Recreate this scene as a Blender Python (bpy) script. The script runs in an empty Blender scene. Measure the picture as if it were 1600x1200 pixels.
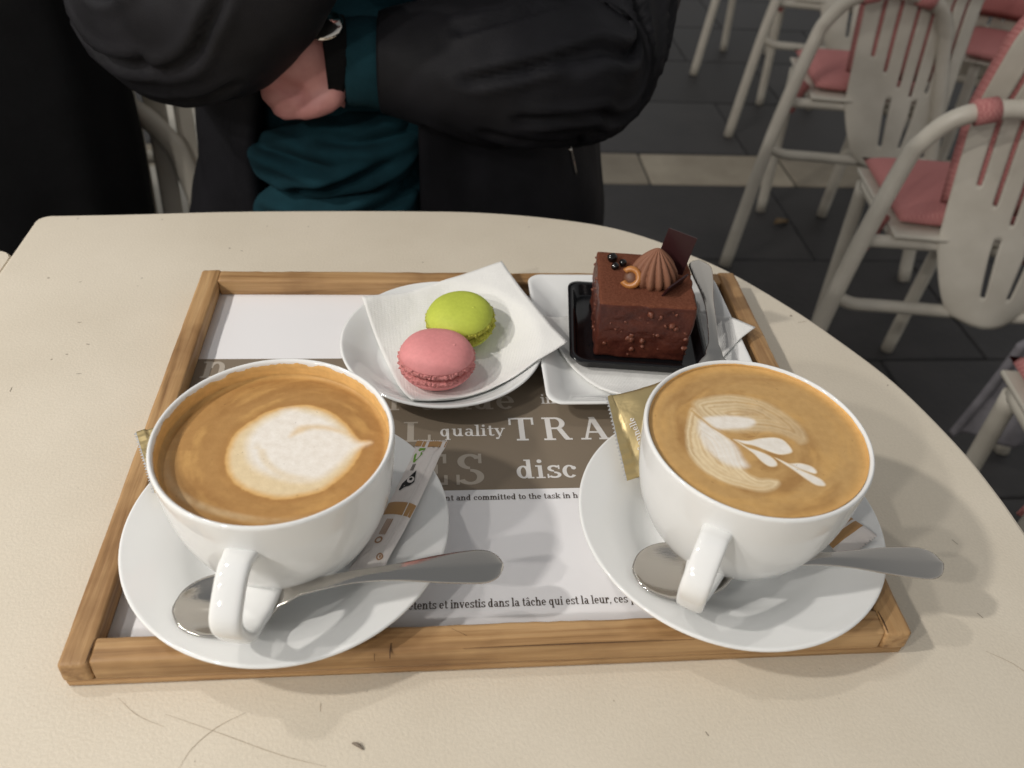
import bpy, bmesh, math, random
import numpy as np
from mathutils import Vector, Matrix, Euler, noise as mnoise

# ------------------------------------------------------------------ camera, world, lamps, exposure
random.seed(7)
S = bpy.context.scene
COL = S.collection
cam = bpy.data.cameras.new('camera')
cam.sensor_width = 36.0
cam.lens = 28.833
cam.clip_start = 0.02
cam.clip_end = 200
cam.dof.use_dof = True
cam.dof.focus_distance = 0.465
cam.dof.aperture_fstop = 9.5
camo = bpy.data.objects.new('camera', cam)
camo.location = (-0.0328, -0.3606, 0.3611)
camo.rotation_euler = (0.8520, -0.0577, -0.0771)
COL.objects.link(camo)
S.camera = camo

world = bpy.data.worlds.new('World')
S.world = world
world.use_nodes = True
wn, wl = world.node_tree.nodes, world.node_tree.links
bg = wn['Background']
sky = wn.new('ShaderNodeTexSky')
sky.sky_type = 'NISHITA'
sky.sun_disc = False
sky.sun_elevation = math.radians(2)
sky.sun_rotation = math.radians(250)
grey = wn.new('ShaderNodeMixRGB')           # evening: hardly any sky left, the terrace is filled by lit shop fronts all round
grey.inputs[0].default_value = 0.9
wtc = wn.new('ShaderNodeTexCoord')
wsx = wn.new('ShaderNodeSeparateXYZ')
wra = wn.new('ShaderNodeValToRGB')
wra.color_ramp.elements[0].position = 0.0
wra.color_ramp.elements[0].color = (1.0, 0.965, 0.92, 1)      # lit fronts along the horizon
wra.color_ramp.elements[1].position = 0.95
wra.color_ramp.elements[1].color = (0.40, 0.41, 0.42, 1)     # night sky and awnings above
wsc = wn.new('ShaderNodeMixRGB')
wsc.blend_type = 'MULTIPLY'
wsc.inputs[0].default_value = 1.0
wsc.inputs[2].default_value = (4.6, 4.6, 4.6, 1)
wl.new(wtc.outputs['Generated'], wsx.inputs[0])
wl.new(wsx.outputs['Z'], wra.inputs[0])
wl.new(wra.outputs[0], wsc.inputs[1])
wl.new(wsc.outputs[0], grey.inputs[2])
wl.new(sky.outputs[0], grey.inputs[1])
wl.new(grey.outputs[0], bg.inputs[0])
bg.inputs[1].default_value = 0.118

TC = Vector((0.0, -0.02, 0.0))
def terrace_lamp(d, dist, watts, col=(1, 0.955, 0.895), size=0.035):
    l = bpy.data.lights.new('terrace_lamp', 'POINT')
    l.energy = watts
    l.color = col
    l.shadow_soft_size = size
    o = bpy.data.objects.new('terrace_lamp', l)
    o.location = TC + Vector(d).normalized() * dist
    COL.objects.link(o)
# the row of lamps on the left whose several shadows the photograph shows
terrace_lamp((-0.97, -1.10, 1.0), 2.0, 25)
terrace_lamp((-0.97, -0.70, 1.0), 1.9, 24)
terrace_lamp((-0.97, -0.20, 1.0), 1.8, 46)
terrace_lamp((-0.70, 0.26, 1.35), 2.0, 18)

S.view_settings.view_transform = 'Standard'
S.view_settings.look = 'None'
S.view_settings.exposure = 0.12
S.view_settings.gamma = 1.0
S.view_settings.use_curve_mapping = False

# ------------------------------------------------------------------ object helpers
def tag(o, label=None, cat=None, group=None, kind=None):
    if label: o['label'] = label
    if cat: o['category'] = cat
    if group: o['group'] = group
    if kind: o['kind'] = kind
    return o

def thing(name, label, cat, loc=(0, 0, 0), rz=0, group=None):
    o = bpy.data.objects.new(name, None)
    o.empty_display_size = 0.02
    o.location = loc
    o.rotation_euler = (0, 0, rz)
    COL.objects.link(o)
    return tag(o, label, cat, group)

def obj(name, bm, m, parent=None, smooth=True, loc=None, rot=None):
    if isinstance(bm, bmesh.types.BMesh):
        me = bpy.data.meshes.new(name)
        bm.normal_update()
        bm.to_mesh(me)
        bm.free()
    else:
        me = bm
    if smooth:
        me.polygons.foreach_set('use_smooth', [True] * len(me.polygons))
    if m: 
        if not me.materials: me.materials.append(m)
    o = bpy.data.objects.new(name, me)
    COL.objects.link(o)
    if parent: o.parent = parent
    if loc is not None: o.location = loc
    if rot is not None: o.rotation_euler = rot
    return o

def copy_tree(o, parent=None):
    c = o.copy()
    COL.objects.link(c)
    c.parent = parent
    for ch in list(o.children):
        copy_tree(ch, c)
    return c

def mesh_py(name, v, f):
    me = bpy.data.meshes.new(name)
    me.from_pydata([tuple(p) for p in v], [], f)
    me.update()
    return me

def add_box(bm, x0, x1, y0, y1, z0, z1, bev=0, seg=2):
    r = bmesh.ops.create_cube(bm, size=1)
    vs = r['verts']
    for v in vs:
        v.co = Vector(((x0 + x1) / 2 + v.co.x * (x1 - x0), (y0 + y1) / 2 + v.co.y * (y1 - y0), (z0 + z1) / 2 + v.co.z * (z1 - z0)))
    if bev:
        es = list({e for v in vs for e in v.link_edges})
        bmesh.ops.bevel(bm, geom=es, offset=bev, segments=seg, affect='EDGES', profile=0.6)
    return bm

def box(x0, x1, y0, y1, z0, z1, bev=0, seg=2):
    return add_box(bmesh.new(), x0, x1, y0, y1, z0, z1, bev, seg)

def lathe(profile, n=96, closed=False, cx=0, cy=0):
    bm = bmesh.new()
    rings = []
    for r, z in profile:
        if r < 1e-7:
            rings.append([bm.verts.new((cx, cy, z))])
        else:
            rings.append([bm.verts.new((cx + r * math.cos(2 * math.pi * i / n), cy + r * math.sin(2 * math.pi * i / n), z)) for i in range(n)])
    def strip(a, b):
        if len(a) == 1 and len(b) == 1: return
        for i in range(n):
            j = (i + 1) % n
            if len(a) == 1: bm.faces.new((a[0], b[i], b[j]))
            elif len(b) == 1: bm.faces.new((a[i], b[0], a[j]))
            else: bm.faces.new((a[i], b[i], b[j], a[j]))
    for k in range(len(rings) - 1): strip(rings[k], rings[k + 1])
    if closed: strip(rings[-1], rings[0])
    bmesh.ops.recalc_face_normals(bm, faces=bm.faces)
    return bm

def spline(pts, n=8):
    P = [Vector(p) for p in pts]
    if len(P) < 3:
        return P
    Q = [P[0] * 2 - P[1]] + P + [P[-1] * 2 - P[-2]]
    out = []
    for i in range(1, len(Q) - 2):
        a, b, c, d = Q[i - 1:i + 3]
        for k in range(n):
            t = k / n
            out.append(0.5 * ((2 * b) + (c - a) * t + (2 * a - 5 * b + 4 * c - d) * t * t + (3 * b - a - 3 * c + d) * t ** 3))
    out.append(P[-1])
    return out

def lerp_list(vals, t):
    x = t * (len(vals) - 1)
    i = min(int(x), len(vals) - 2)
    f = x - i
    a, b = vals[i], vals[i + 1]
    if isinstance(a, (tuple, list)):
        return tuple(p + (q - p) * f for p, q in zip(a, b))
    return a + (b - a) * f

def sweep(bm, pts, radii, seg=16, n=8, up=(0, 0, 1), cap=True, pw=2.0):
    """closed tube along a smooth path; radii is a number, or a list of r or (ra, rb) spread along the path"""
    P = spline(pts, n)
    prev = None
    rings = []
    upv = Vector(up)
    for i, p in enumerate(P):
        t = i / (len(P) - 1)
        d = (P[min(i + 1, len(P) - 1)] - P[max(i - 1, 0)]).normalized()
        u = upv if prev is None else prev
        s = d.cross(u)
        if s.length < 1e-4: s = d.cross(Vector((0.3, 1, 0.2)))
        s.normalize()
        u = s.cross(d).normalized()
        prev = u
        r = radii if not isinstance(radii, (list, tuple)) else lerp_list(radii, t)
        ra, rb = r if isinstance(r, tuple) else (r, r)
        ring = []
        for k in range(seg):
            a = 2 * math.pi * k / seg
            c, sn = math.cos(a), math.sin(a)
            c = math.copysign(abs(c) ** (2 / pw), c)
            sn = math.copysign(abs(sn) ** (2 / pw), sn)
            ring.append(bm.verts.new(p + s * ra * c + u * rb * sn))
        rings.append(ring)
    for a, b in zip(rings, rings[1:]):
        for k in range(seg):
            bm.faces.new((a[k], a[(k + 1) % seg], b[(k + 1) % seg], b[k]))
    if cap:
        bm.faces.new(rings[0][::-1])
        bm.faces.new(rings[-1])
    return bm

def tube(pts, radii, seg=14, n=8, **k):
    bm = sweep(bmesh.new(), pts, radii, seg, n, **k)
    bmesh.ops.recalc_face_normals(bm, faces=bm.faces)
    return bm

def loft(rings, cap=True):
    bm = bmesh.new()
    R = [[bm.verts.new(p) for p in r] for r in rings]
    n = len(R[0])
    for a, b in zip(R, R[1:]):
        for k in range(n):
            bm.faces.new((a[k], a[(k + 1) % n], b[(k + 1) % n], b[k]))
    if cap:
        bm.faces.new(R[0][::-1])
        bm.faces.new(R[-1])
    bmesh.ops.recalc_face_normals(bm, faces=bm.faces)
    return bm

def rsquare(h, r, n=8, hy=None):
    hy = h if hy is None else hy
    pts = []
    for q, (sx, sy) in enumerate(((1, 1), (-1, 1), (-1, -1), (1, -1))):
        for k in range(n + 1):
            a = math.pi / 2 * (q + k / n)
            pts.append((sx * (h - r) + r * math.cos(a), sy * (hy - r) + r * math.sin(a)))
    return pts

# ------------------------------------------------------------------ material helpers
def mat(name, col, rough=0.5, metal=0.0, spec=0.5, **kw):
    m = bpy.data.materials.new(name)
    m.use_nodes = True
    b = m.node_tree.nodes['Principled BSDF']
    b.inputs['Base Color'].default_value = (*col, 1)
    b.inputs['Roughness'].default_value = rough
    b.inputs['Metallic'].default_value = metal
    b.inputs['Specular IOR Level'].default_value = spec
    for k, v in kw.items():
        b.inputs[k.replace('_', ' ')].default_value = v
    return m

def nd(m, t, **inp):
    n = m.node_tree.nodes.new(t)
    for k, v in inp.items():
        n.inputs[k].default_value = v
    return n

def lk(m, a, b): m.node_tree.links.new(a, b)
def bsdf(m): return m.node_tree.nodes['Principled BSDF']

def coords(m, scale=(1, 1, 1), kind='Object', rot=(0, 0, 0)):
    tc = nd(m, 'ShaderNodeTexCoord')
    mp = nd(m, 'ShaderNodeMapping')
    mp.inputs['Scale'].default_value = scale
    mp.inputs['Rotation'].default_value = rot
    lk(m, tc.outputs[kind], mp.inputs['Vector'])
    return mp.outputs[0]

def noise_tex(m, vec, scale, detail=4, rough=0.55, dist=0.0):
    n = nd(m, 'ShaderNodeTexNoise', Scale=scale, Detail=detail, Roughness=rough, Distortion=dist)
    lk(m, vec, n.inputs['Vector'])
    return n.outputs['Fac']

def ramp(m, fac, stops):
    r = nd(m, 'ShaderNodeValToRGB')
    el = r.color_ramp.elements
    while len(el) < len(stops): el.new(0.5)
    for e, (p, c) in zip(el, stops):
        e.position = p
        e.color = (*c, 1) if len(c) == 3 else c
    lk(m, fac, r.inputs[0])
    return r.outputs[0]

def bump(m, fac, strength, dist, prev=None):
    b = nd(m, 'ShaderNodeBump', Strength=strength, Distance=dist)
    lk(m, fac, b.inputs['Height'])
    if prev is not None: lk(m, prev, b.inputs['Normal'])
    lk(m, b.outputs[0], bsdf(m).inputs['Normal'])
    return b.outputs[0]

def mix(m, fac, a, b, mode='MIX'):
    n = nd(m, 'ShaderNodeMixRGB')
    n.blend_type = mode
    for i, v in ((0, fac), (1, a), (2, b)):
        if hasattr(v, 'is_output'): lk(m, v, n.inputs[i])
        elif isinstance(v, tuple): n.inputs[i].default_value = (*v, 1)
        else: n.inputs[i].default_value = v
    return n.outputs[0]

def setcol(m, out): lk(m, out, bsdf(m).inputs['Base Color'])
def setrough(m, fac, a, b):
    r = nd(m, 'ShaderNodeMapRange')
    r.inputs['To Min'].default_value = a
    r.inputs['To Max'].default_value = b
    lk(m, fac, r.inputs[0])
    lk(m, r.outputs[0], bsdf(m).inputs['Roughness'])

# table top: cream lacquered metal with a fine orange-peel grain
M_TABLE = mat('cream_lacquer', (0.62, 0.54, 0.42), 0.42, 0, 0.4)
v = coords(M_TABLE)
n1 = noise_tex(M_TABLE, v, 9, 5, 0.6)
n2 = noise_tex(M_TABLE, v, 620, 2, 0.5)
sp = noise_tex(M_TABLE, v, 210, 1, 0.3)
c = ramp(M_TABLE, n1, [(0.3, (0.640, 0.572, 0.462)), (0.7, (0.700, 0.632, 0.520))])
c = mix(M_TABLE, ramp(M_TABLE, sp, [(0.80, (0, 0, 0)), (0.83, (1, 1, 1))]), c, (0.33, 0.28, 0.22))
c2 = ramp(M_TABLE, n2, [(0.35, (0.965, 0.965, 0.965)), (0.65, (1.015, 1.015, 1.015))])
setcol(M_TABLE, mix(M_TABLE, 1.0, c, c2, 'MULTIPLY'))
setrough(M_TABLE, n1, 0.34, 0.5)
bump(M_TABLE, n2, 0.32, 0.0006)

def wood(name, axis):
    m = mat(name, (0.45, 0.27, 0.12), 0.5, 0, 0.35)
    s = [38, 38, 38]
    s[axis] = 2.2
    v = coords(m, tuple(s))
    g1 = noise_tex(m, v, 3.0, 6, 0.6, 0.6)
    s2 = [260, 260, 260]
    s2[axis] = 9
    v2 = coords(m, tuple(s2))
    g2 = noise_tex(m, v2, 1.0, 3, 0.6)
    v3 = coords(m)
    g3 = noise_tex(m, v3, 14, 4, 0.6)
    c = ramp(m, g1, [(0.28, (0.23, 0.125, 0.050)), (0.45, (0.41, 0.240, 0.105)), (0.62, (0.51, 0.320, 0.152)), (0.8, (0.58, 0.395, 0.212))])
    c = mix(m, 0.55, c, ramp(m, g2, [(0.33, (0.55, 0.47, 0.4)), (0.5, (0.95, 0.95, 0.95)), (0.7, (1.1, 1.1, 1.1))]), 'MULTIPLY')
    c = mix(m, 0.6, c, ramp(m, g3, [(0.32, (0.45, 0.37, 0.32)), (0.52, (1, 1, 1))]), 'MULTIPLY')
    setcol(m, c)
    setrough(m, g1, 0.42, 0.62)
    bump(m, g2, 0.6, 0.0009)
    return m
M_WOODX = wood('oiled_wood', 0)
M_WOODY = wood('oiled_wood_side', 1)

M_PORC = mat('white_porcelain', (0.80, 0.805, 0.795), 0.06, 0, 0.5)
vv = coords(M_PORC)
bump(M_PORC, noise_tex(M_PORC, vv, 60, 2), 0.04, 0.002)

M_PAPER = mat('white_paper', (0.80, 0.79, 0.80), 0.75, 0, 0.2)
vv = coords(M_PAPER)
bump(M_PAPER, noise_tex(M_PAPER, vv, 18, 3), 0.12, 0.004)
M_TAUPE = mat('taupe_print', (0.215, 0.172, 0.126), 0.5, 0, 0.35)
vv = coords(M_TAUPE)
bump(M_TAUPE, noise_tex(M_TAUPE, vv, 18, 3), 0.12, 0.004)
M_PRW = mat('white_print', (0.70, 0.68, 0.66), 0.6, 0, 0.25)
M_PRG = mat('pale_taupe_print', (0.43, 0.38, 0.32), 0.6, 0, 0.25)
M_INK = mat('brown_ink', (0.07, 0.052, 0.04), 0.6, 0, 0.25)
M_BLACKINK = mat('black_ink', (0.012, 0.012, 0.012), 0.5, 0, 0.3)
M_TANINK = mat('tan_ink', (0.42, 0.24, 0.10), 0.5, 0, 0.3)
M_GREENINK = mat('green_ink', (0.16, 0.34, 0.04), 0.5, 0, 0.3)

M_NAP = mat('napkin_paper', (0.83, 0.825, 0.80), 0.9, 0, 0.1)
vv = coords(M_NAP, (1, 1, 1))
w = nd(M_NAP, 'ShaderNodeTexWave', Scale=330.0, Distortion=1.0)
lk(M_NAP, vv, w.inputs['Vector'])
w2 = nd(M_NAP, 'ShaderNodeTexWave', Scale=200.0, Distortion=1.0)
w2.bands_direction = 'Y'
lk(M_NAP, vv, w2.inputs['Vector'])
nb = bump(M_NAP, w.outputs['Fac'], 0.28, 0.0005)
nb = bump(M_NAP, w2.outputs['Fac'], 0.1, 0.0004, nb)
bump(M_NAP, noise_tex(M_NAP, vv, 45, 3), 0.25, 0.004, nb)

M_STEEL = mat('worn_steel', (0.56, 0.53, 0.49), 0.2, 1.0)
vv = coords(M_STEEL, (40, 400, 400))
ns = noise_tex(M_STEEL, vv, 3, 4)
setrough(M_STEEL, ns, 0.04, 0.14)
bump(M_STEEL, ns, 0.05, 0.001)

M_GOLD = mat('gold_foil', (0.62, 0.49, 0.25), 0.42, 0.8)
vv = coords(M_GOLD)
bump(M_GOLD, noise_tex(M_GOLD, vv, 60, 3, 0.5, 0.5), 0.3, 0.003)
M_FOILIN = mat('foil_inside', (0.66, 0.66, 0.66), 0.4, 0.6)

M_COF = mat('milk_coffee', (0.42, 0.22, 0.07), 0.42, 0, 0.28)
ca = nd(M_COF, 'ShaderNodeVertexColor')
ca.layer_name = 'crema'
vv = coords(M_COF)
fine = noise_tex(M_COF, vv, 900, 2)
mot = noise_tex(M_COF, vv, 260, 3)
setcol(M_COF, mix(M_COF, 1.0, ca.outputs[0], ramp(M_COF, mot, [(0.3, (0.93, 0.91, 0.88)), (0.7, (1.04, 1.04, 1.04))]), 'MULTIPLY'))
bump(M_COF, fine, 0.22, 0.0004)

def shell_mat(name, col, dark):
    m = mat(name, col, 0.62, 0, 0.3)
    v = coords(m)
    n = noise_tex(m, v, 420, 3)
    setcol(m, mix(m, 1.0, ramp(m, noise_tex(m, v, 55, 4), [(0.3, dark), (0.7, col)]), ramp(m, n, [(0.3, (0.95, 0.95, 0.95)), (0.7, (1.03, 1.03, 1.03))]), 'MULTIPLY'))
    bump(m, n, 0.3, 0.0006)
    return m
M_PINK = shell_mat('pink_macaron', (0.76, 0.305, 0.305), (0.70, 0.265, 0.265))
M_PINKF = mat('pink_macaron_foot', (0.68, 0.26, 0.25), 0.85)
M_RASP = mat('raspberry_filling', (0.30, 0.07, 0.06), 0.5)
M_GREEN = shell_mat('green_macaron', (0.53, 0.60, 0.085), (0.46, 0.53, 0.07))
M_GREENF = mat('green_macaron_foot', (0.46, 0.46, 0.06), 0.85)
M_PIST = mat('pistachio_filling', (0.16, 0.15, 0.02), 0.5)
for m in (M_PINKF, M_GREENF):
    vv = coords(m)
    bump(m, noise_tex(m, vv, 520, 3, 0.7), 0.8, 0.0015)

M_CHOC = mat('chocolate_glaze', (0.072, 0.021, 0.012), 0.36, 0, 0.45)
vv = coords(M_CHOC)
nn = noise_tex(M_CHOC, vv, 120, 4, 0.6)
setcol(M_CHOC, ramp(M_CHOC, nn, [(0.35, (0.068, 0.016, 0.010)), (0.6, (0.100, 0.026, 0.015)), (0.8, (0.15, 0.046, 0.026))]))
setrough(M_CHOC, nn, 0.25, 0.55)
bump(M_CHOC, nn, 0.7, 0.002)
M_COCOA = mat('cocoa_velvet', (0.125, 0.047, 0.026), 0.95, 0, 0.1)
vv = coords(M_COCOA)
nn = noise_tex(M_COCOA, vv, 900, 3)
setcol(M_COCOA, ramp(M_COCOA, nn, [(0.35, (0.115, 0.038, 0.021)), (0.65, (0.175, 0.064, 0.037))]))
bump(M_COCOA, nn, 0.5, 0.0006)
M_CREAM = mat('chocolate_cream', (0.235, 0.105, 0.062), 0.6, 0, 0.3)
vv = coords(M_CREAM)
bump(M_CREAM, noise_tex(M_CREAM, vv, 700, 3), 0.25, 0.0006)
M_DARKCH = mat('dark_chocolate', (0.030, 0.009, 0.010), 0.3, 0, 0.4)
M_PEARL = mat('glossy_black_chocolate', (0.006, 0.005, 0.005), 0.1, 0, 0.5)
M_NUT = mat('caramel_nut', (0.42, 0.17, 0.045), 0.35, 0, 0.5)
M_NUTIN = mat('nut_hollow', (0.12, 0.045, 0.02), 0.5)
M_NUTC = mat('chocolate_coated_nut', (0.155, 0.050, 0.028), 0.42, 0, 0.45)
M_BLKP = mat('black_plastic', (0.006, 0.006, 0.007), 0.16, 0, 0.5)

def fabric(name, col, rough=0.85, sc=900, st=0.3):
    m = mat(name, col, rough, 0, 0.2)
    v = coords(m)
    n = noise_tex(m, v, sc, 3)
    n2 = noise_tex(m, v, 24, 4)
    lo = tuple(x * 0.72 for x in col)
    hi = tuple(x * 1.2 for x in col)
    setcol(m, ramp(m, n2, [(0.3, lo), (0.7, hi)]))
    bump(m, n, st, 0.001)
    return m
M_JACKET = fabric('black_nylon', (0.0088, 0.0086, 0.0108), 0.62)
M_LINING = fabric('navy_fleece', (0.010, 0.011, 0.030), 0.9)
M_TEAL = fabric('teal_knit', (0.007, 0.036, 0.048), 0.95, 700, 0.6)
M_COAT = fabric('black_wool', (0.004, 0.004, 0.0045), 0.95, 700, 0.6)
M_TROUS = fabric('dark_trousers', (0.012, 0.013, 0.02), 0.9)
M_GREYC = fabric('grey_cloth', (0.24, 0.23, 0.25), 0.95)
M_SKIN = mat('skin', (0.40, 0.17, 0.145), 0.5, 0, 0.35)
vv = coords(M_SKIN)
setcol(M_SKIN, ramp(M_SKIN, noise_tex(M_SKIN, vv, 45, 4), [(0.3, (0.42, 0.175, 0.165)), (0.7, (0.52, 0.25, 0.225))]))
M_HAIR = mat('brown_hair', (0.03, 0.018, 0.01), 0.5)
M_CHAIR = mat('cream_painted_metal', (0.55, 0.515, 0.44), 0.4, 0, 0.4)
vv = coords(M_CHAIR)
setcol(M_CHAIR, ramp(M_CHAIR, noise_tex(M_CHAIR, vv, 14, 4), [(0.3, (0.50, 0.465, 0.395)), (0.7, (0.60, 0.565, 0.49))]))
M_CUSH = fabric('pink_chequered_cloth', (0.50, 0.175, 0.165), 0.95, 600, 0.5)
ck = nd(M_CUSH, 'ShaderNodeTexChecker', Scale=260.0)
lk(M_CUSH, coords(M_CUSH), ck.inputs['Vector'])
ck.inputs[1].default_value = (0.46, 0.17, 0.165, 1)
ck.inputs[2].default_value = (0.58, 0.26, 0.245, 1)
setcol(M_CUSH, ck.outputs[0])

def slab_mat(name, a, b, rough):
    m = mat(name, a, rough, 0, 0.4)
    v = coords(m)
    oi = nd(m, 'ShaderNodeObjectInfo')
    va = nd(m, 'ShaderNodeVectorMath')
    va.operation = 'ADD'
    lk(m, v, va.inputs[0])
    sc = nd(m, 'ShaderNodeVectorMath')
    sc.operation = 'SCALE'
    sc.inputs[0].default_value = (17, 23, 9)
    lk(m, oi.outputs['Random'], sc.inputs['Scale'])
    lk(m, sc.outputs[0], va.inputs[1])
    n = noise_tex(m, va.outputs[0], 5, 6, 0.65)
    c = ramp(m, n, [(0.3, a), (0.7, b)])
    tone = ramp(m, oi.outputs['Random'], [(0, (0.75, 0.75, 0.75)), (1, (1.2, 1.2, 1.2))])
    setcol(m, mix(m, 1.0, c, tone, 'MULTIPLY'))
    setrough(m, n, rough - 0.1, rough + 0.15)
    bump(m, noise_tex(m, va.outputs[0], 60, 4), 0.25, 0.004)
    return m
M_SLATE = slab_mat('dark_slate', (0.029, 0.028, 0.029), (0.056, 0.053, 0.053), 0.6)
M_LIMEST = slab_mat('pale_limestone', (0.24, 0.205, 0.155), (0.36, 0.315, 0.245), 0.7)
M_GROUT = mat('dark_grout', (0.016, 0.015, 0.015), 0.9)

# ------------------------------------------------------------------ setting: pavement
FZ = -0.74
pav = obj('pavement', box(-40, 40, -40, 40, FZ - 0.3, FZ - 0.006), M_GROUT, smooth=False)
tag(pav, 'dark slate pavement crossed by one pale stone band', 'pavement', kind='structure')
def slab_mesh(w, d, m):
    bm = box(-w / 2, w / 2, -d / 2, d / 2, -0.03, 0, 0.004, 1)
    me = bpy.data.meshes.new('paving_slab')
    bm.to_mesh(me); bm.free()
    me.materials.append(m)
    return me
dark = slab_mesh(0.5965, 0.3962, M_SLATE)
pale = slab_mesh(0.435, 0.192, M_LIMEST)
def lay(me, name, x, y):
    o = bpy.data.objects.new(name, me)
    COL.objects.link(o)
    o.parent = pav
    o.location = (x, y, FZ + random.uniform(-0.0015, 0.0))
rows = [1.565 - 0.4 * k for k in range(0, 6)] + [2.165 + 0.4 * k for k in range(0, 7)]
for r, y in enumerate(rows):
    for i in range(-4, 8):
        lay(dark, 'paving_slab', 0.6 * i + (0.3 if r % 2 else 0.05), y)
for i in range(-6, 10):
    lay(pale, 'band_stone', 0.44 * i - 0.06, 1.865)

# ------------------------------------------------------------------ cafe table
edge = [(-0.345, 0.2655), (-0.285, 0.2693), (-0.2083, 0.2756), (-0.1285, 0.2790), (-0.0464, 0.2808), (0.0094, 0.2798), (0.0653, 0.2725), (0.1189, 0.2583),
        (0.1554, 0.2380), (0.1789, 0.2178), (0.2096, 0.1880), (0.2425, 0.1419), (0.2649, 0.1030), (0.29, 0.0489), (0.3050, -0.0111), (0.3095, -0.0538), (0.3100, -0.0900)]
E2 = [Vector((x, y, 0)) for x, y in edge]
sm = spline([Vector((-0.348, 0.2652, 0))] + E2, 6)
mir = [Vector((p.x, -0.19 - p.y, 0)) for p in reversed(sm)]
cor_b = [Vector((-0.3545 + 0.010 - 0.010 * math.cos(a), 0.2552 + 0.010 * math.sin(a), 0)) for a in (0, 0.4, 0.8, 1.2)]
cor_f = [Vector((p.x, -0.19 - p.y, 0)) for p in reversed(cor_b)]
outline = cor_b
for p in sm + mir + cor_f:
    if (p - outline[-1]).length > 0.0022: outline.append(p)
tb = thing('cafe_table', 'cream lacquered cafe table with one rounded end, under the wooden tray', 'table')
def inset(d, z):
    n = len(outline)
    out = []
    for i, p in enumerate(outline):
        t = (outline[(i + 1) % n] - outline[i - 1])
        if t.length < 1e-9: t = Vector((1, 0, 0))
        t.normalize()
        nrm = Vector((-t.y, t.x, 0))
        q = p - nrm * d
        out.append((q.x, q.y, z))
    return out
rings = [inset(0.003, -0.024), inset(0.0, -0.021), inset(0.0, -0.003), inset(0.0009, -0.0009), inset(0.003, 0)]
top = loft(rings, cap=False)
top.verts.ensure_lookup_table()
n_o = len(outline)
for ring0, z in ((0, -0.024), ((len(rings) - 1) * n_o, 0)):
    cv = top.verts.new((-0.02, -0.09, z))
    top.verts.ensure_lookup_table()
    for i in range(n_o):
        top.faces.new((top.verts[ring0 + i], top.verts[ring0 + (i + 1) % n_o], cv))
bmesh.ops.recalc_face_normals(top, faces=top.faces)
to = obj('tabletop', top, M_TABLE, tb, smooth=False)
obj('pedestal', tube([(-0.02, -0.095, -0.70), (-0.02, -0.095, -0.022)], 0.035, 24), M_CHAIR, tb)
obj('base_plate', lathe([(0, FZ + 0.03), (0.05, FZ + 0.028), (0.2, FZ + 0.014), (0.205, FZ + 0.006), (0.2, FZ), (0, FZ)], 48, cx=-0.02, cy=-0.095), M_CHAIR, tb)

def scratch(pts, w, m=M_INK):
    P = spline([(x, y, 0) for x, y in pts], 6)
    if len(pts) > 2: w *= 0.55
    v, f = [], []
    for i, p in enumerate(P):
        d = (P[min(i + 1, len(P) - 1)] - P[max(i - 1, 0)]).normalized()
        t = i / (len(P) - 1)
        ww = w * (0.35 + 0.65 * math.sin(math.pi * min(max(t, 0.05), 0.95)))
        for s in (-1, 1): v.append((p.x - d.y * ww * s, p.y + d.x * ww * s, 0.00025))
        if i: f.append((2 * i - 2, 2 * i - 1, 2 * i + 1, 2 * i))
    obj('scratch', mesh_py('scratch', v, f), m, tb)
M_SCR = mat('scuffed_lacquer', (0.40, 0.335, 0.25), 0.6)
M_SCRD = mat('dark_scuff', (0.19, 0.155, 0.12), 0.7)
SCR = [([(-0.153, -0.172), (-0.13, -0.181), (-0.10, -0.193), (-0.08, -0.199)], 0.00022, M_SCR),
       ([(-0.118, -0.173), (-0.129, -0.179), (-0.138, -0.188), (-0.142, -0.197)], 0.00022, M_SCR),
       ([(-0.176, -0.163), (-0.165, -0.172), (-0.152, -0.178)], 0.00018, M_SCR),
       ([(0.245, -0.158), (0.255, -0.165), (0.262, -0.174)], 0.00022, M_SCR),
       ([(-0.279, 0.118), (-0.2765, 0.1185)], 0.0004, M_SCRD), ([(-0.266, 0.094), (-0.264, 0.0936)], 0.0005, M_SCRD),
       ([(-0.276, 0.083), (-0.2745, 0.0832)], 0.0005, M_SCRD), ([(-0.263, 0.063), (-0.260, 0.0632)], 0.0003, M_SCRD),
       ([(-0.305, 0.036), (-0.304, 0.030)], 0.0003, M_SCRD), ([(-0.298, 0.050), (-0.2978, 0.046)], 0.0003, M_SCRD),
       ([(0.243, 0.118), (0.250, 0.1195)], 0.0003, M_SCR), ([(0.252, -0.136), (0.2535, -0.139)], 0.0003, M_SCRD),
       ([(-0.067, -0.156), (-0.0655, -0.151)], 0.0002, M_SCRD), ([(0.090, -0.192), (0.091, -0.194)], 0.0004, M_SCRD), ([(-0.085, -0.170), (-0.0848, -0.174)], 0.0002, M_SCR),
       ([(0.262, -0.088), (0.264, -0.0915)], 0.0003, M_SCRD), ([(0.05, -0.175), (0.0505, -0.1755)], 0.0004, M_SCR)]
for a in SCR: scratch(*a)

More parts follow.
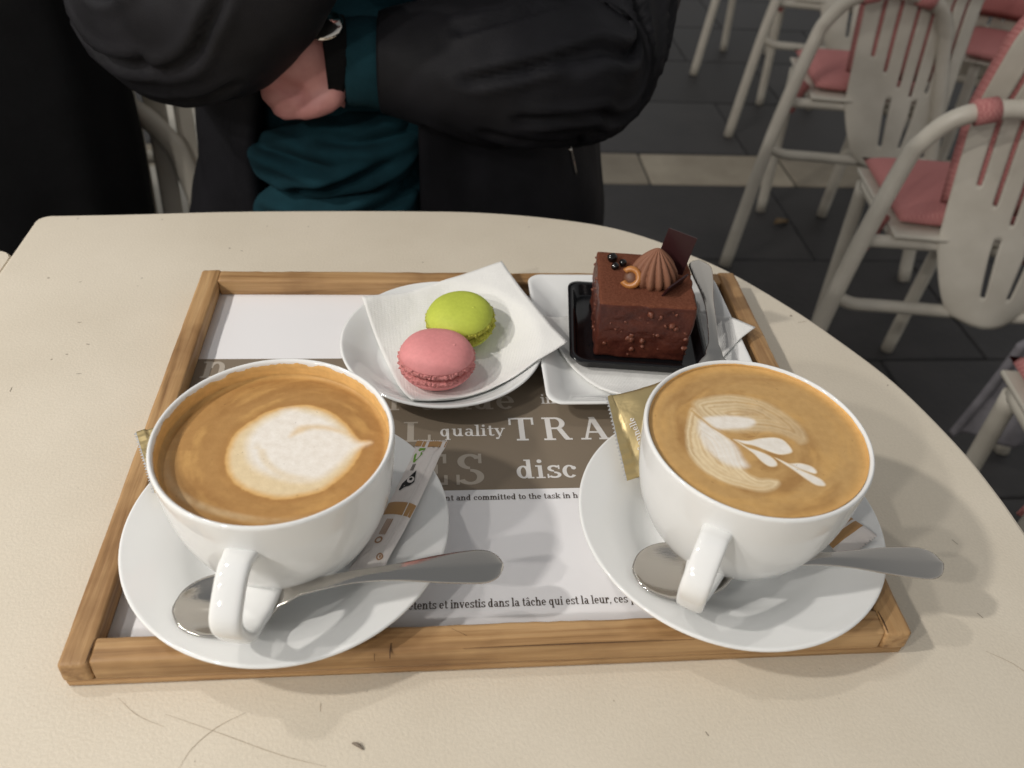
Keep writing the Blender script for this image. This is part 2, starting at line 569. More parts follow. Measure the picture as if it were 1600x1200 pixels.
nt = thing('cafe_table', 'cream lacquered table butted against the side of the table with the tray', 'table')
ntop = loft([[(x * s - 0.707, y * s - 0.14, z) for x, y in rsquare(0.352, 0.012, 5, 0.354)] for s, z in ((0.99, -0.025), (1, -0.021), (1, -0.004), (0.997, -0.002))])
obj('tabletop', ntop, M_TABLE, nt, smooth=False)
obj('pedestal', tube([(-0.707, -0.14, -0.70), (-0.707, -0.14, -0.022)], 0.035, 24), M_CHAIR, nt)
obj('base_plate', lathe([(0, FZ + 0.03), (0.05, FZ + 0.028), (0.2, FZ + 0.014), (0.205, FZ + 0.006), (0.2, FZ), (0, FZ)], 48, cx=-0.707, cy=-0.14), M_CHAIR, nt)

# ------------------------------------------------------------------ wooden tray
tr = thing('serving_tray', 'worn light wooden serving tray holding the coffees and sweets', 'tray')
HX, HY = 0.2, 0.1573
obj('base_panel', box(-HX + 0.0005, HX - 0.0005, -HY + 0.0005, HY - 0.0005, 0.0, 0.0052, 0.001, 1), M_WOODX, tr)
def rim(name, x0, x1, y0, y1, m, inner):
    bm = bmesh.new()
    add_box(bm, x0, x1, y0, y1, 0.005, 0.0188, 0.0022, 3)
    bmesh.ops.subdivide_edges(bm, edges=[e for e in bm.edges if e.calc_length() > 0.1], cuts=60, use_grid_fill=True)
    for v in bm.verts:
        n = mnoise.noise(v.co * 45) * 0.0004 + mnoise.noise(v.co * 160) * 0.00022
        v.co.z += n if v.co.z > 0.012 else 0
        if v.co.z > 0.0145:                       # the rims lean in a little at the top
            v.co.x += inner[0] * 0.0008 + n
            v.co.y += inner[1] * 0.0008 + n
    return obj(name, bm, m, tr)
rim('side_rim', -HX, -HX + 0.0135, -HY, HY, M_WOODY, (1, 0))
rim('side_rim', HX - 0.0135, HX, -HY, HY, M_WOODY, (-1, 0))
rim('end_rim', -HX + 0.0137, HX - 0.0137, -HY + 0.0004, -HY + 0.0135, M_WOODX, (0, 1))
rim('end_rim', -HX + 0.0137, HX - 0.0137, HY - 0.0135, HY - 0.0004, M_WOODX, (0, -1))
M_GOUGE = mat('dark_wood_gouge', (0.09, 0.045, 0.02), 0.8)
def gouge(pts, w):
    P = spline(pts, 5)
    bm = sweep(bmesh.new(), P, [w * 0.3, w, w * 0.3], 6, 1)
    obj('gouge', bm, M_GOUGE, tr)
gouge([(-0.0605, -0.1565, 0.0178), (-0.0605, -0.1578, 0.014)], 0.0005)
gouge([(-0.0530, -0.1520, 0.0189), (-0.0533, -0.1565, 0.0187), (-0.0535, -0.1578, 0.015)], 0.0004)
gouge([(-0.075, -0.1485, 0.0188), (-0.060, -0.1488, 0.0188)], 0.0004)
gouge([(-0.025, -0.1455, 0.0188), (-0.018, -0.1495, 0.0188)], 0.0003)
gouge([(-0.139, -0.1535, 0.0188), (-0.130, -0.1528, 0.0188)], 0.0006)
gouge([(-0.155, -0.1478, 0.0188), (-0.128, -0.1482, 0.0188)], 0.0003)
gouge([(-0.020, -0.1562, 0.0186), (0.03, -0.1558, 0.0186), (0.09, -0.1560, 0.0186)], 0.0003)
gouge([(-0.1868, -0.1565, 0.0189), (-0.1866, -0.150, 0.0189), (-0.1864, -0.1445, 0.0189)], 0.0004)
gouge([(0.1864, -0.1565, 0.0189), (0.1866, -0.150, 0.0189), (0.1864, -0.1445, 0.0189)], 0.0004)

# ------------------------------------------------------------------ paper placemat with its printing
PZ = 0.0060
pm = thing('paper_placemat', 'white paper placemat printed with a taupe band of words, lying in the tray', 'placemat')
v, f = [], []
nx, ny = 40, 30
for j in range(ny + 1):
    for i in range(nx + 1):
        x = -0.1900 + 0.374 * i / nx
        y = -0.1362 + 0.2915 * j / ny
        if i == 0: x += -0.0008 + 0.0025 * j / ny
        v.append((x, y, PZ))
for j in range(ny):
    for i in range(nx):
        a = j * (nx + 1) + i
        f.append((a, a + 1, a + nx + 2, a + nx + 1))
sheet = obj('sheet', mesh_py('sheet', v, f), M_PAPER, pm)
md = sheet.modifiers.new('thickness', 'SOLIDIFY')
md.thickness = 0.0003
md.offset = -1
def flat(name, poly, z, m, parent):
    return obj(name, mesh_py(name, [(x, y, z) for x, y in poly], [tuple(range(len(poly)))]), m, parent, smooth=False)
flat('printed_band', [(-0.1890, -0.0484), (0.1838, -0.0484), (0.1838, 0.0702), (-0.1880, 0.0702)], PZ + 0.0001, M_TAUPE, pm)

# a slab-serif alphabet drawn from stems, bars and bowls (cap height 1)
SW, TH, SF, OV = 0.165, 0.075, 0.07, 0.095
def R_(x0, y0, x1, y1): return [[(x0, y0), (x1, y0), (x1, y1), (x0, y1)]]
def ST(x, y0, y1, bot='b', top='l', w=SW):
    o = R_(x - w / 2, y0, x + w / 2, y1)
    for s, y in ((bot, y0), (top, y1 - SF)):
        if not s: continue
        o += R_(x - w / 2 - (OV if s in 'bl' else 0), y, x + w / 2 + (OV if s in 'br' else 0), y + SF)
    return o
def AR(cx, cy, rx, ry, a0, a1, wv=SW, wh=0.085, n=18):
    o = []
    for k in range(n):
        a, b = (math.radians(a0 + (a1 - a0) * q / n) for q in (k, k + 1))
        o.append([(cx + rx * math.cos(a), cy + ry * math.sin(a)), (cx + rx * math.cos(b), cy + ry * math.sin(b)),
                  (cx + (rx - wv) * math.cos(b), cy + (ry - wh) * math.sin(b)), (cx + (rx - wv) * math.cos(a), cy + (ry - wh) * math.sin(a))])
    return [('strip', o)]
def LN(x0, y0, x1, y1, w): return [[(x0 - w / 2, y0), (x0 + w / 2, y0), (x1 + w / 2, y1), (x1 - w / 2, y1)]]
def DOT(x, y, r): return [[(x + r * math.cos(i * math.pi / 6), y + r * math.sin(i * math.pi / 6)) for i in range(12)]]
def EL(cx, cy, rx, ry, wv=SW, wh=0.085): return AR(cx, cy, rx, ry, 0, 360, wv, wh, 28)
def small_s(k):
    return AR(.33, .745 * k, .25, .255 * k, 25, 270, .14, .085) + AR(.33, .25 * k, .27, .25 * k, 90, -155, .14, .085) + R_(.50, .68 * k, .565, k) + R_(.05, 0, .115, .32 * k)
XH = .68
G = {
 'T': (ST(.42, 0, 1, 'b', '') + R_(.04, .925, .80, 1) + R_(.04, .68, .11, 1) + R_(.73, .68, .80, 1), .98),
 'R': (ST(.2, 0, 1, 'b', 'l') + R_(.2, .925, .42, 1) + R_(.2, .47, .42, .545) + AR(.42, .735, .30, .265, -90, 90, .17, .075) + LN(.52, .50, .72, .05, .17) + R_(.66, 0, .88, .07), 1.08),
 'A': (LN(.15, 0, .43, 1, .09) + LN(.43, 1, .74, 0, .19) + R_(.24, .29, .64, .36) + R_(.0, 0, .31, .07) + R_(.55, 0, .93, .07), 1.02),
 'L': (ST(.2, 0, 1, 'b', 'b') + R_(.2, 0, .70, .08) + R_(.63, 0, .70, .34), .78),
 'E': (ST(.2, 0, 1, 'l', 'l') + R_(.2, .92, .70, 1) + R_(.2, 0, .72, .08) + R_(.2, .47, .52, .54) + R_(.46, .36, .53, .66) + R_(.63, .69, .70, 1) + R_(.65, 0, .72, .31), .84),
 'S': (small_s(1.0), .68),
 'a': (AR(.32, .46, .25, .22, 155, 0, .16, .08) + R_(.41, .06, .57, .47) + R_(.48, 0, .68, .07) + EL(.29, .2, .24, .2, .14, .075), .70),
 'c': (AR(.33, .34, .29, .34, 40, 320, .17, .08) + DOT(.50, .52, .095), .65),
 'd': (EL(.31, .34, .27, .34) + ST(.53, 0, 1, 'r', 'l'), .78),
 'e': (AR(.34, .34, .30, .34, 0, 318, .165, .08) + R_(.1, .31, .62, .385), .70),
 'f': (ST(.22, 0, .78, 'b', '') + AR(.40, .78, .26, .22, 60, 180, .165, .08) + R_(.06, .61, .46, .68) + DOT(.5, .88, .085), .50),
 'h': (ST(.19, 0, 1, 'b', 'l') + AR(.42, .40, .26, .28, 0, 180, .165, .09) + ST(.60, 0, .42, 'b', ''), .82),
 'i': (ST(.19, 0, XH, 'b', 'l') + DOT(.19, .90, .10), .40),
 'k': (ST(.19, 0, 1, 'b', 'l') + LN(.27, .26, .56, .63, .09) + LN(.37, .40, .60, .04, .17) + R_(.46, 0, .80, .07) + R_(.42, .61, .74, .68), .80),
 'l': (ST(.19, 0, 1, 'b', 'l'), .40),
 'm': (ST(.19, 0, XH, 'b', 'l') + AR(.40, .40, .24, .28, 0, 180, .165, .09) + ST(.56, 0, .42, 'b', '') + AR(.77, .40, .24, .28, 0, 180, .165, .09) + ST(.93, 0, .42, 'b', ''), 1.15),
 'n': (ST(.19, 0, XH, 'b', 'l') + AR(.42, .40, .26, .28, 0, 180, .165, .09) + ST(.60, 0, .42, 'b', ''), .82),
 'o': (EL(.34, .34, .30, .34), .70),
 'p': (ST(.19, -.3, XH, 'b', 'l') + EL(.42, .34, .27, .34), .76),
 'q': (EL(.31, .34, .27, .34) + ST(.53, -.3, XH, 'b', ''), .78),
 'r': (ST(.19, 0, XH, 'b', 'l') + AR(.42, .40, .24, .28, 55, 180, .165, .09) + DOT(.50, .53, .09), .62),
 's': (small_s(XH), .62),
 't': (R_(.15, .1, .31, .90) + R_(.04, .61, .46, .68) + AR(.34, .14, .19, .14, 180, 345, .16, .075), .50),
 'u': (R_(.10, .2, .265, XH) + R_(.01, .61, .2, XH) + AR(.36, .24, .26, .24, 180, 360, .165, .09) + ST(.58, 0, XH, 'r', 'l'), .82),
 'v': (LN(.12, XH, .36, 0, .17) + LN(.36, 0, .58, XH, .08) + R_(.0, .61, .30, XH) + R_(.45, .61, .70, XH), .72),
 'y': (LN(.12, XH, .37, 0, .17) + LN(.22, -.28, .60, XH, .09) + R_(.0, .61, .30, XH) + R_(.46, .61, .72, XH) + DOT(.15, -.22, .085), .74),
 ',': (DOT(.12, .05, .09) + LN(.06, -.16, .16, .05, .06), .28),
 ' ': ([], .34)}
G['é'] = (G['e'][0] + LN(.28, .78, .46, 1.0, .12), .70)
G['â'] = (G['a'][0] + LN(.18, .78, .34, .98, .10) + LN(.34, .98, .50, .78, .10), .70)
def write(text, x, y, h, m, parent, xform=None, name='lettering', track=0.0, width=1.0):
    """one mesh per printed word, strokes stacked a hair apart"""
    X = x
    for word in text.split(' '):
        V, F = [], []
        for ch in word:
            strokes, adv = G[ch]
            for k, s in enumerate(strokes):
                z = 0.00002 * k
                polys = s[1] if isinstance(s, tuple) else [s]
                for q in polys:
                    b = len(V)
                    V += [(X + px * h * width, y + py * h, z) for px, py in q]
                    F.append(tuple(range(b, b + len(q))))
            X += (adv + track) * h * width
        X += .34 * h * width
        if not V: continue
        if xform: V = [xform(*p) for p in V]
        else: V = [(a, b, c + PZ + 0.00022) for a, b, c in V]
        me = mesh_py(name, V, F)
        bm = bmesh.new(); bm.from_mesh(me)
        if not xform:
            for fc in bm.faces:
                if fc.normal.z < 0: fc.normal_flip()
        bm.to_mesh(me); bm.free()
        obj(name, me, m, parent, smooth=False)
def text_w(t, track=0): return sum(G[c][1] + track for c in t)
def fit(text, x0, x1, y, h, m, track=0.0):
    write(text, x0, y, h, m, pm, width=(x1 - x0) / (text_w(text, track) * h), track=track)
fit('n', -0.1825, -0.165, 0.0512, 0.0240, M_PRG)
fit('r trade', -0.0610, 0.0200, 0.0188, 0.0190, M_PRG)
fit('in', 0.0362, 0.0460, 0.0236, 0.0090, M_PRW)
fit('L', -0.0515, -0.0325, -0.0092, 0.0172, M_PRG)
fit('quality', -0.0290, 0.0115, -0.0050, 0.0098, M_PRW)
fit('TRA', 0.0130, 0.0800, -0.0094, 0.0200, M_PRW, 0.06)
fit('ES', -0.0460, -0.0012, -0.0445, 0.0245, M_PRG)
fit('disc', 0.0150, 0.0520, -0.0405, 0.0150, M_PRW)
fit('nt and committed to the task in ha', -0.0265, 0.0520, -0.0561, 0.0042, M_INK)
fit('mpétents et investis dans la tâche qui est la leur, ces pe', -0.0530, 0.0720, -0.1263, 0.0050, M_INK)

# ------------------------------------------------------------------ cups and saucers
SAU = [(0.0, 0.0068), (0.026, 0.0068), (0.0290, 0.0066), (0.0325, 0.0058), (0.036, 0.0060), (0.042, 0.0078), (0.048, 0.0112), (0.054, 0.0152), (0.062, 0.0190), (0.070, 0.0218), (0.0770, 0.0240),
       (0.0790, 0.0246), (0.0799, 0.0243), (0.0802, 0.0235), (0.0796, 0.0224), (0.077, 0.0212), (0.068, 0.0180), (0.060, 0.0152), (0.0545, 0.0129), (0.050, 0.0085), (0.0465, 0.0040), (0.0455, 0.0022), (0.0448, 0.0), (0.0415, 0.0), (0.0405, 0.0022), (0.036, 0.0030), (0.0, 0.0030)]
def prof_z(prof, r, upto):
    P = prof[:upto]
    for (r0, z0), (r1, z1) in zip(P, P[1:]):
        if r0 <= r <= r1: return z0 + (z1 - z0) * (r - r0) / max(r1 - r0, 1e-9)
    return P[-1][1] if r > P[-1][0] else P[0][1]
SZ = PZ + 0.0003
def smooth_profile_(P, n=3):
    return [(max(q.x, 0), q.z) for q in spline([(r, 0, z) for r, z in P], n)]
SC = {'L': (-0.1054, -0.0886), 'R': (0.1230, -0.0904)}
CC = {'L': (-0.1053, -0.0878), 'R': (0.1222, -0.0906)}
sau = obj('saucer', lathe(smooth_profile_(SAU, 3), 128), M_PORC, loc=(*SC['L'], SZ))
tag(sau, 'white porcelain saucer under the cup with the heart of milk foam', 'saucer', 'coffee saucers')
sau2 = copy_tree(sau); sau2.location = (*SC['R'], SZ)
tag(sau2, 'white porcelain saucer under the cup with the leaf of milk foam', 'saucer')

CZ = SZ + 0.0068
CH = 0.0920 - CZ                                   # rim height above the saucer well
CUP_OUT = [(0.0, 0.0012), (0.022, 0.0012), (0.0232, 0.0), (0.0268, 0.0), (0.0280, 0.0016), (0.0315, 0.0050), (0.0375, 0.0115), (0.0435, 0.0205), (0.0482, 0.0310), (0.0515, 0.0430), (0.0534, 0.0560), (0.0543, 0.0680), (0.0547, 0.0765)]
CUP_IN = [(0.0545, 0.0782), (0.0537, 0.0790), (0.0527, 0.0785), (0.0521, 0.0765), (0.0514, 0.0680), (0.0503, 0.0560), (0.0483, 0.0430), (0.0449, 0.0310), (0.0400, 0.0215), (0.033, 0.0125), (0.025, 0.0075), (0.0, 0.0060)]
k = CH / 0.0790
CUP = [(r, z * k) for r, z in CUP_OUT + CUP_IN]
def wall_r(z):
    P = [(zz * k, r) for r, zz in CUP_IN[3:]][::-1]
    for (z0, r0), (z1, r1) in zip(P, P[1:]):
        if z0 <= z <= z1: return r0 + (r1 - r0) * (z - z0) / (z1 - z0)
    return P[-1][1]
def smooth_profile(P, n=3):
    return [(max(q.x, 0), q.z) for q in spline([(r, 0, z) for r, z in P], n)]
cup_me_bm = lathe(smooth_profile(CUP), 144)

def pdist(px, py, poly):
    """signed distance (negative inside), numpy"""
    poly = np.array(poly)
    d = np.full(px.shape, 1e9)
    ins = np.zeros(px.shape, bool)
    for i in range(len(poly)):
        a, b = poly[i - 1], poly[i]
        e = b - a
        t = np.clip(((px - a[0]) * e[0] + (py - a[1]) * e[1]) / max(e @ e, 1e-12), 0, 1)
        d = np.minimum(d, np.hypot(px - a[0] - t * e[0], py - a[1] - t * e[1]))
        c = (a[1] > py) != (b[1] > py)
        with np.errstate(divide='ignore', invalid='ignore'):
            xc = a[0] + (py - a[1]) * e[0] / (e[1] if abs(e[1]) > 1e-12 else 1e-12)
        ins ^= c & (px < xc)
    return np.where(ins, -d, d)
def smooth_poly(P, n=5):
    P = [Vector((x, y, 0)) for x, y in P]
    out = []
    m = len(P)
    for i in range(m):
        a, b, c, d = P[i - 1], P[i], P[(i + 1) % m], P[(i + 2) % m]
        for q in range(n):
            t = q / n
            p = 0.5 * ((2 * b) + (c - a) * t + (2 * a - 5 * b + 4 * c - d) * t * t + (3 * b - a - 3 * c + d) * t ** 3)
            out.append((p.x, p.y))
    return out
def sstep(a, b, x):
    t = np.clip((x - a) / (b - a), 0, 1)
    return t * t * (3 - 2 * t)
_rs = np.random.RandomState(3)
_tab = _rs.rand(64, 64)
def vnoise(x, y):
    xi, yi = np.floor(x).astype(int), np.floor(y).astype(int)
    fx, fy = x - xi, y - yi
    fx, fy = fx * fx * (3 - 2 * fx), fy * fy * (3 - 2 * fy)
    g = lambda i, j: _tab[i % 64, j % 64]
    return (g(xi, yi) * (1 - fx) + g(xi + 1, yi) * fx) * (1 - fy) + (g(xi, yi + 1) * (1 - fx) + g(xi + 1, yi + 1) * fx) * fy
def fbm(x, y, o=4):
    s, a = 0, 0.5
    for i in range(o):
        s = s + a * vnoise(x * 2 ** i + 11 * i, y * 2 ** i + 5 * i)
        a *= 0.5
    return s / (1 - 0.5 ** o)
HEART = [(43.4, 2.9), (40.5, 4.0), (37.0, 5.0), (30.6, 15.0), (22.6, 23.5), (12.3, 28.6), (2.6, 28.1), (-6.0, 25.2), (-13.7, 18.1), (-19.5, 10.1), (-21.6, 0.1), (-20.7, -9.6), (-17.0, -18.0), (-10.8, -24.2), (-2.9, -28.3), (6.2, -30.5), (15.5, -28.8), (23.3, -26.1), (30.1, -19.1), (35.6, -10.9), (38.9, -1.2), (41.0, 2.0)]
INNER = [(43.4, 2.9), (37.0, 3.9), (29.2, 12.7), (21.2, 21.1), (10.1, 26.1), (1.8, 27.5), (-4.0, 22.7), (-10.4, 16.9), (-14.5, 7.7), (-14.2, -1.2), (-10.0, -10.9), (-3.2, -16.3), (7.1, -20.6), (16.9, -21.9), (24.1, -19.0), (31.0, -10.8), (36.6, -2.2)]
GAP = [(5.1, 7.4), (8.3, 14.2), (16.1, 15.3), (24.3, 13.9), (31.0, 10.3), (35.2, 6.8), (29.5, 9.2), (22.1, 11.7), (14.8, 12.4), (9.6, 9.6)]
UPPER = [(-25.9, 24.4), (-14.8, 29.0), (-2.0, 30.1), (10.3, 26.3), (17.9, 19.0), (23.4, 10.8), (25.9, 1.7), (24.3, -4.8), (19.8, -6.3), (16.4, -2.5), (11.9, 0.9), (5.1, 2.1), (-2.9, 2.3), (-10.8, 2.4), (-17.3, 4.7), (-23.2, 12.7)]
UPW = [(-24.0, 12.7), (-16.3, 14.3), (-6.6, 14.1), (1.0, 12.3), (2.4, 8.9), (-2.7, 5.6), (-10.0, 5.2), (-17.2, 5.3), (-21.7, 9.3)]
LOWER = [(-26.8, 20.8), (-31.8, 10.6), (-35.2, -0.4), (-36.2, -11.0), (-33.7, -19.2), (-29.3, -25.2), (-22.5, -30.3), (-13.3, -34.3), (-6.2, -35.5), (-0.1, -32.8), (1.9, -28.9), (-2.1, -27.4), (-7.9, -26.7), (-12.4, -21.7), (-12.6, -14.6), (-12.8, -7.3), (-14.1, -0.8), (-19.1, 7.0), (-22.9, 13.8)]
LOWW = [(-25.1, 11.6), (-27.9, 3.8), (-27.7, -4.8), (-25.5, -11.2), (-21.1, -17.4), (-15.2, -20.6), (-9.6, -19.7), (-10.8, -13.6), (-11.7, -6.2), (-14.9, -0.8), (-19.9, 7.0)]
LEAVES = [[(-12.1, -1.9), (-5.3, -3.1), (1.5, -1.6), (8.8, -1.2), (12.8, -3.5), (14.5, -8.9), (13.3, -11.5), (7.5, -12.4), (2.1, -9.7), (-3.1, -6.4), (-8.1, -4.7)],
          [(-11.4, -2.5), (-6.6, -7.4), (-2.6, -9.6), (1.9, -12.8), (4.2, -16.5), (3.7, -19.5), (0.3, -19.9), (-2.5, -16.8), (-4.8, -11.6), (-8.6, -6.3)],
          [(4.5, -14.4), (9.4, -18.1), (15.6, -18.3), (20.2, -20.4), (21.6, -23.5), (20.1, -24.9), (15.5, -22.8), (10.3, -20.2)],
          [(5.1, -14.9), (10.0, -18.6), (14.7, -22.8), (19.6, -26.4), (22.3, -29.4), (22.3, -32.4), (18.3, -31.8), (15.1, -28.3), (11.5, -23.2)]]
GOLDEN, BROWN, DARKB, CREAMC, MILK = (np.array(c) for c in ((0.59, 0.355, 0.125), (0.43, 0.238, 0.084), (0.30, 0.148, 0.045), (0.76, 0.62, 0.40), (0.84, 0.80, 0.74)))
def mixc(c, d, a): return c * (1 - a[:, None]) + d * a[:, None]
def crema(x, y, rmax, which):
    r = np.hypot(x, y)
    th = np.arctan2(y, x)
    wx, wy = x + 5 * (fbm(x / 14 + 3, y / 14) - .5), y + 5 * (fbm(x / 14 + 9, y / 14 + 7) - .5)
    if which == 'L':
        dd = pdist(wx - 0, wy, smooth_poly(HEART, 3))
    else:
        dd = np.hypot(wx * 0.9, wy) * 1.0
    sw = fbm(dd / 5.0 + 20, th * 2.2 + 20 + dd / 25, 4)
    sw2 = fbm(dd / 11.0 + 40 + .4 * np.sin(th), th * 1.3 + 4 + r / 18, 4)
    c = np.repeat(BROWN[None], len(x), 0) if which == 'L' else np.repeat(((BROWN * 0.4 + GOLDEN * 0.6) * np.array([1.0, 1.05, 1.18]))[None], len(x), 0)
    c = mixc(c, DARKB, np.clip((sw2 - .46) * 1.6, 0, .45) if which == 'L' else np.clip((sw2 - .45) * 2.6, 0, .6))
    c = mixc(c, GOLDEN * 1.12, np.clip((sw - .50) * 1.7, 0, .45))
    if which == 'L':
        c = mixc(c, GOLDEN * 1.1, sstep(rmax - 3.5, rmax - .5, r) * .55)
        jx = x + .9 * (fbm(x / 2.2, y / 2.2) - .5); jy = y + .9 * (fbm(x / 2.2 + 7, y / 2.2) - .5)
        d1 = pdist(jx, jy, smooth_poly(HEART))
        c = mixc(c, DARKB * 1.25, sstep(6, 0.5, d1) * .45)
        c = mixc(c, GOLDEN * 1.25, sstep(1.4, 0, d1) * .8)
        c = mixc(c, CREAMC, sstep(1.0, -3.4, d1))
        d2 = pdist(jx, jy, smooth_poly(INNER))
        c = mixc(c, MILK, sstep(2.2, -4.2, d2))
        d3 = pdist(jx, jy, smooth_poly(GAP))
        c = mixc(c, CREAMC * np.array([.97, .86, .70]), sstep(1.8, -2.0, d3) * .7)
        cv = np.abs(np.hypot(x - 16, y - 4) - 23 - 2 * (th > 0))          # the pale crescent line low in the heart
        c = mixc(c, CREAMC * .96, sstep(3.2, .2, cv) * (1 - sstep(-3, 6, y)) * (1 - sstep(8, 24, x)) * sstep(0, -3, d1) * .55)
        pb = np.abs(np.hypot(x * .96, y) - rmax + 7.5 + 2.5 * np.sin(th * 3 + 1))   # pale streak of foam low on the left
        c = mixc(c, CREAMC, sstep(3.0, .2, pb) * np.clip(np.cos(th + 2.1), 0, 1) ** 2 * .38 * (.4 + fbm(x / 3, y / 3)))
    else:
        c = mixc(c, GOLDEN * 1.18, sstep(rmax - 7, rmax - 1, r) * .5)
        jx = x + .6 * (fbm(x / 2.2, y / 2.2) - .5); jy = y + .6 * (fbm(x / 2.2 + 7, y / 2.2) - .5)
        du, dl = pdist(jx, jy, smooth_poly(UPPER)), pdist(jx, jy, smooth_poly(LOWER))
        wu = 2.4 * (fbm(x / 7, y / 7) - .5)
        lin = .5 + .5 * np.sin(2 * math.pi * (du + wu) / 2.5)
        linl = .5 + .5 * np.sin(2 * math.pi * (dl + wu) / 2.3)
        rip = .45 * lin + .55 * sstep(.34, .62, fbm((du + wu) / 1.35 + 7, (x + y) / 30 + 3, 2))
        ripl = .5 * linl + .5 * sstep(.34, .60, fbm((dl + wu) / 1.25 + 17, (x - y) / 30 + 9, 2))
        fadeu = sstep(30, -20, x + .3 * y) * .5 + .5
        c = mixc(c, CREAMC * .98, sstep(1.0, -2.2, du) * (.52 + .48 * rip) * fadeu)
        dw = pdist(jx, jy, smooth_poly(UPW))
        c = mixc(c, MILK, sstep(1.4, -1.6, dw) * .95)
        c = mixc(c, CREAMC * 1.05, sstep(1.0, -1.6, dl) * (.45 + .55 * ripl) * sstep(-40, -22, y * .8 + x * .1))
        dlw = pdist(jx, jy, smooth_poly(LOWW))
        c = mixc(c, MILK, sstep(1.8, -2.5, dlw) * (.75 + .25 * ripl))
        stem = [(-27.4, 18.5), (-20.7, 7.0), (-11.6, -3.0), (5.1, -14.9), (22.1, -31.9)]
        ds = np.full(x.shape, 1e9)
        for a, b in zip(stem, stem[1:]):
            e = np.array(b) - np.array(a)
            t = np.clip(((x - a[0]) * e[0] + (y - a[1]) * e[1]) / (e @ e), 0, 1)
            ds = np.minimum(ds, np.hypot(x - a[0] - t * e[0], y - a[1] - t * e[1]))
        c = mixc(c, GOLDEN * .9, sstep(.9, .2, ds) * .75)
        for L in LEAVES:
            dq = pdist(x, y, smooth_poly(L))
            c = mixc(c, DARKB * 1.3, sstep(1.6, .1, dq) * .35)
            c = mixc(c, CREAMC, sstep(.7, -.3, dq))
            c = mixc(c, MILK, sstep(.25, -.8, dq))
    # pin-prick bubbles
    for q in range(60):
        a, rr_ = _rs.rand() * 6.283, math.sqrt(_rs.rand()) * (rmax - 2)
        b = np.hypot(x - rr_ * math.cos(a), y - rr_ * math.sin(a))
        c = mixc(c, DARKB * .5, sstep(.10 + .24 * _rs.rand(), .05, b) * .7)
    return np.clip(c, 0, 1)

def coffee(which, level, film, parent):
    R = wall_r(level) - 0.0001
    nr, nt = 150, 300
    V, F = [(0, 0, level)], []
    for i in range(1, nr + 1):
        r = R * i / nr
        zz = level + 0.0007 * max(0, (r - R + 0.0025) / 0.0025) ** 2
        for j in range(nt):
            a = 2 * math.pi * j / nt
            V.append((r * math.cos(a), r * math.sin(a), zz))
    for j in range(nt): F.append((0, 1 + j, 1 + (j + 1) % nt))
    for i in range(nr - 1):
        b = 1 + i * nt
        for j in range(nt):
            F.append((b + j, b + nt + j, b + nt + (j + 1) % nt, b + (j + 1) % nt))
    nsurf = len(V)
    A = np.array(V)
    cols = crema(A[:, 0] * 1000, A[:, 1] * 1000, R * 1000, which)
    # the film that the foam left on the inner wall
    rows = 8
    base = 1 + (nr - 1) * nt
    fcol = []
    for q in range(1, rows + 1):
        for j in range(nt):
            a = 2 * math.pi * j / nt
            edge_z = film * (0.80 + 0.20 * mnoise.noise(Vector((math.cos(a) * 7, math.sin(a) * 7, 2))) + 0.10 * mnoise.noise(Vector((math.cos(a) * 40, math.sin(a) * 40, 5))))
            z = level + 0.0007 + max(edge_z, 0.0004) * q / rows
            rr_ = wall_r(z) - 0.00025 + (0.00024 if q == rows else 0)
            V.append((rr_ * math.cos(a), rr_ * math.sin(a), z))
            g = 0.5 + 0.5 * mnoise.noise(Vector((math.cos(a) * 9, math.sin(a) * 9, z * 900)))
            fcol.append(GOLDEN * np.array([1.12, 1.15, 1.25]) * (1.0 + .3 * g) * (1 - .12 * (q < 2)))
    for q in range(rows):
        b = base + q * nt
        for j in range(nt):
            F.append((b + j, b + nt + j, b + nt + (j + 1) % nt, b + (j + 1) % nt))
    me = mesh_py('coffee', V, F)
    at = me.color_attributes.new('crema', 'FLOAT_COLOR', 'POINT')
    allc = np.ones((len(V), 4))
    allc[:nsurf, :3] = cols
    allc[nsurf:, :3] = np.clip(np.array(fcol), 0, 1)
    at.data.foreach_set('color', allc.ravel())
    return obj('coffee', me, M_COF, parent)

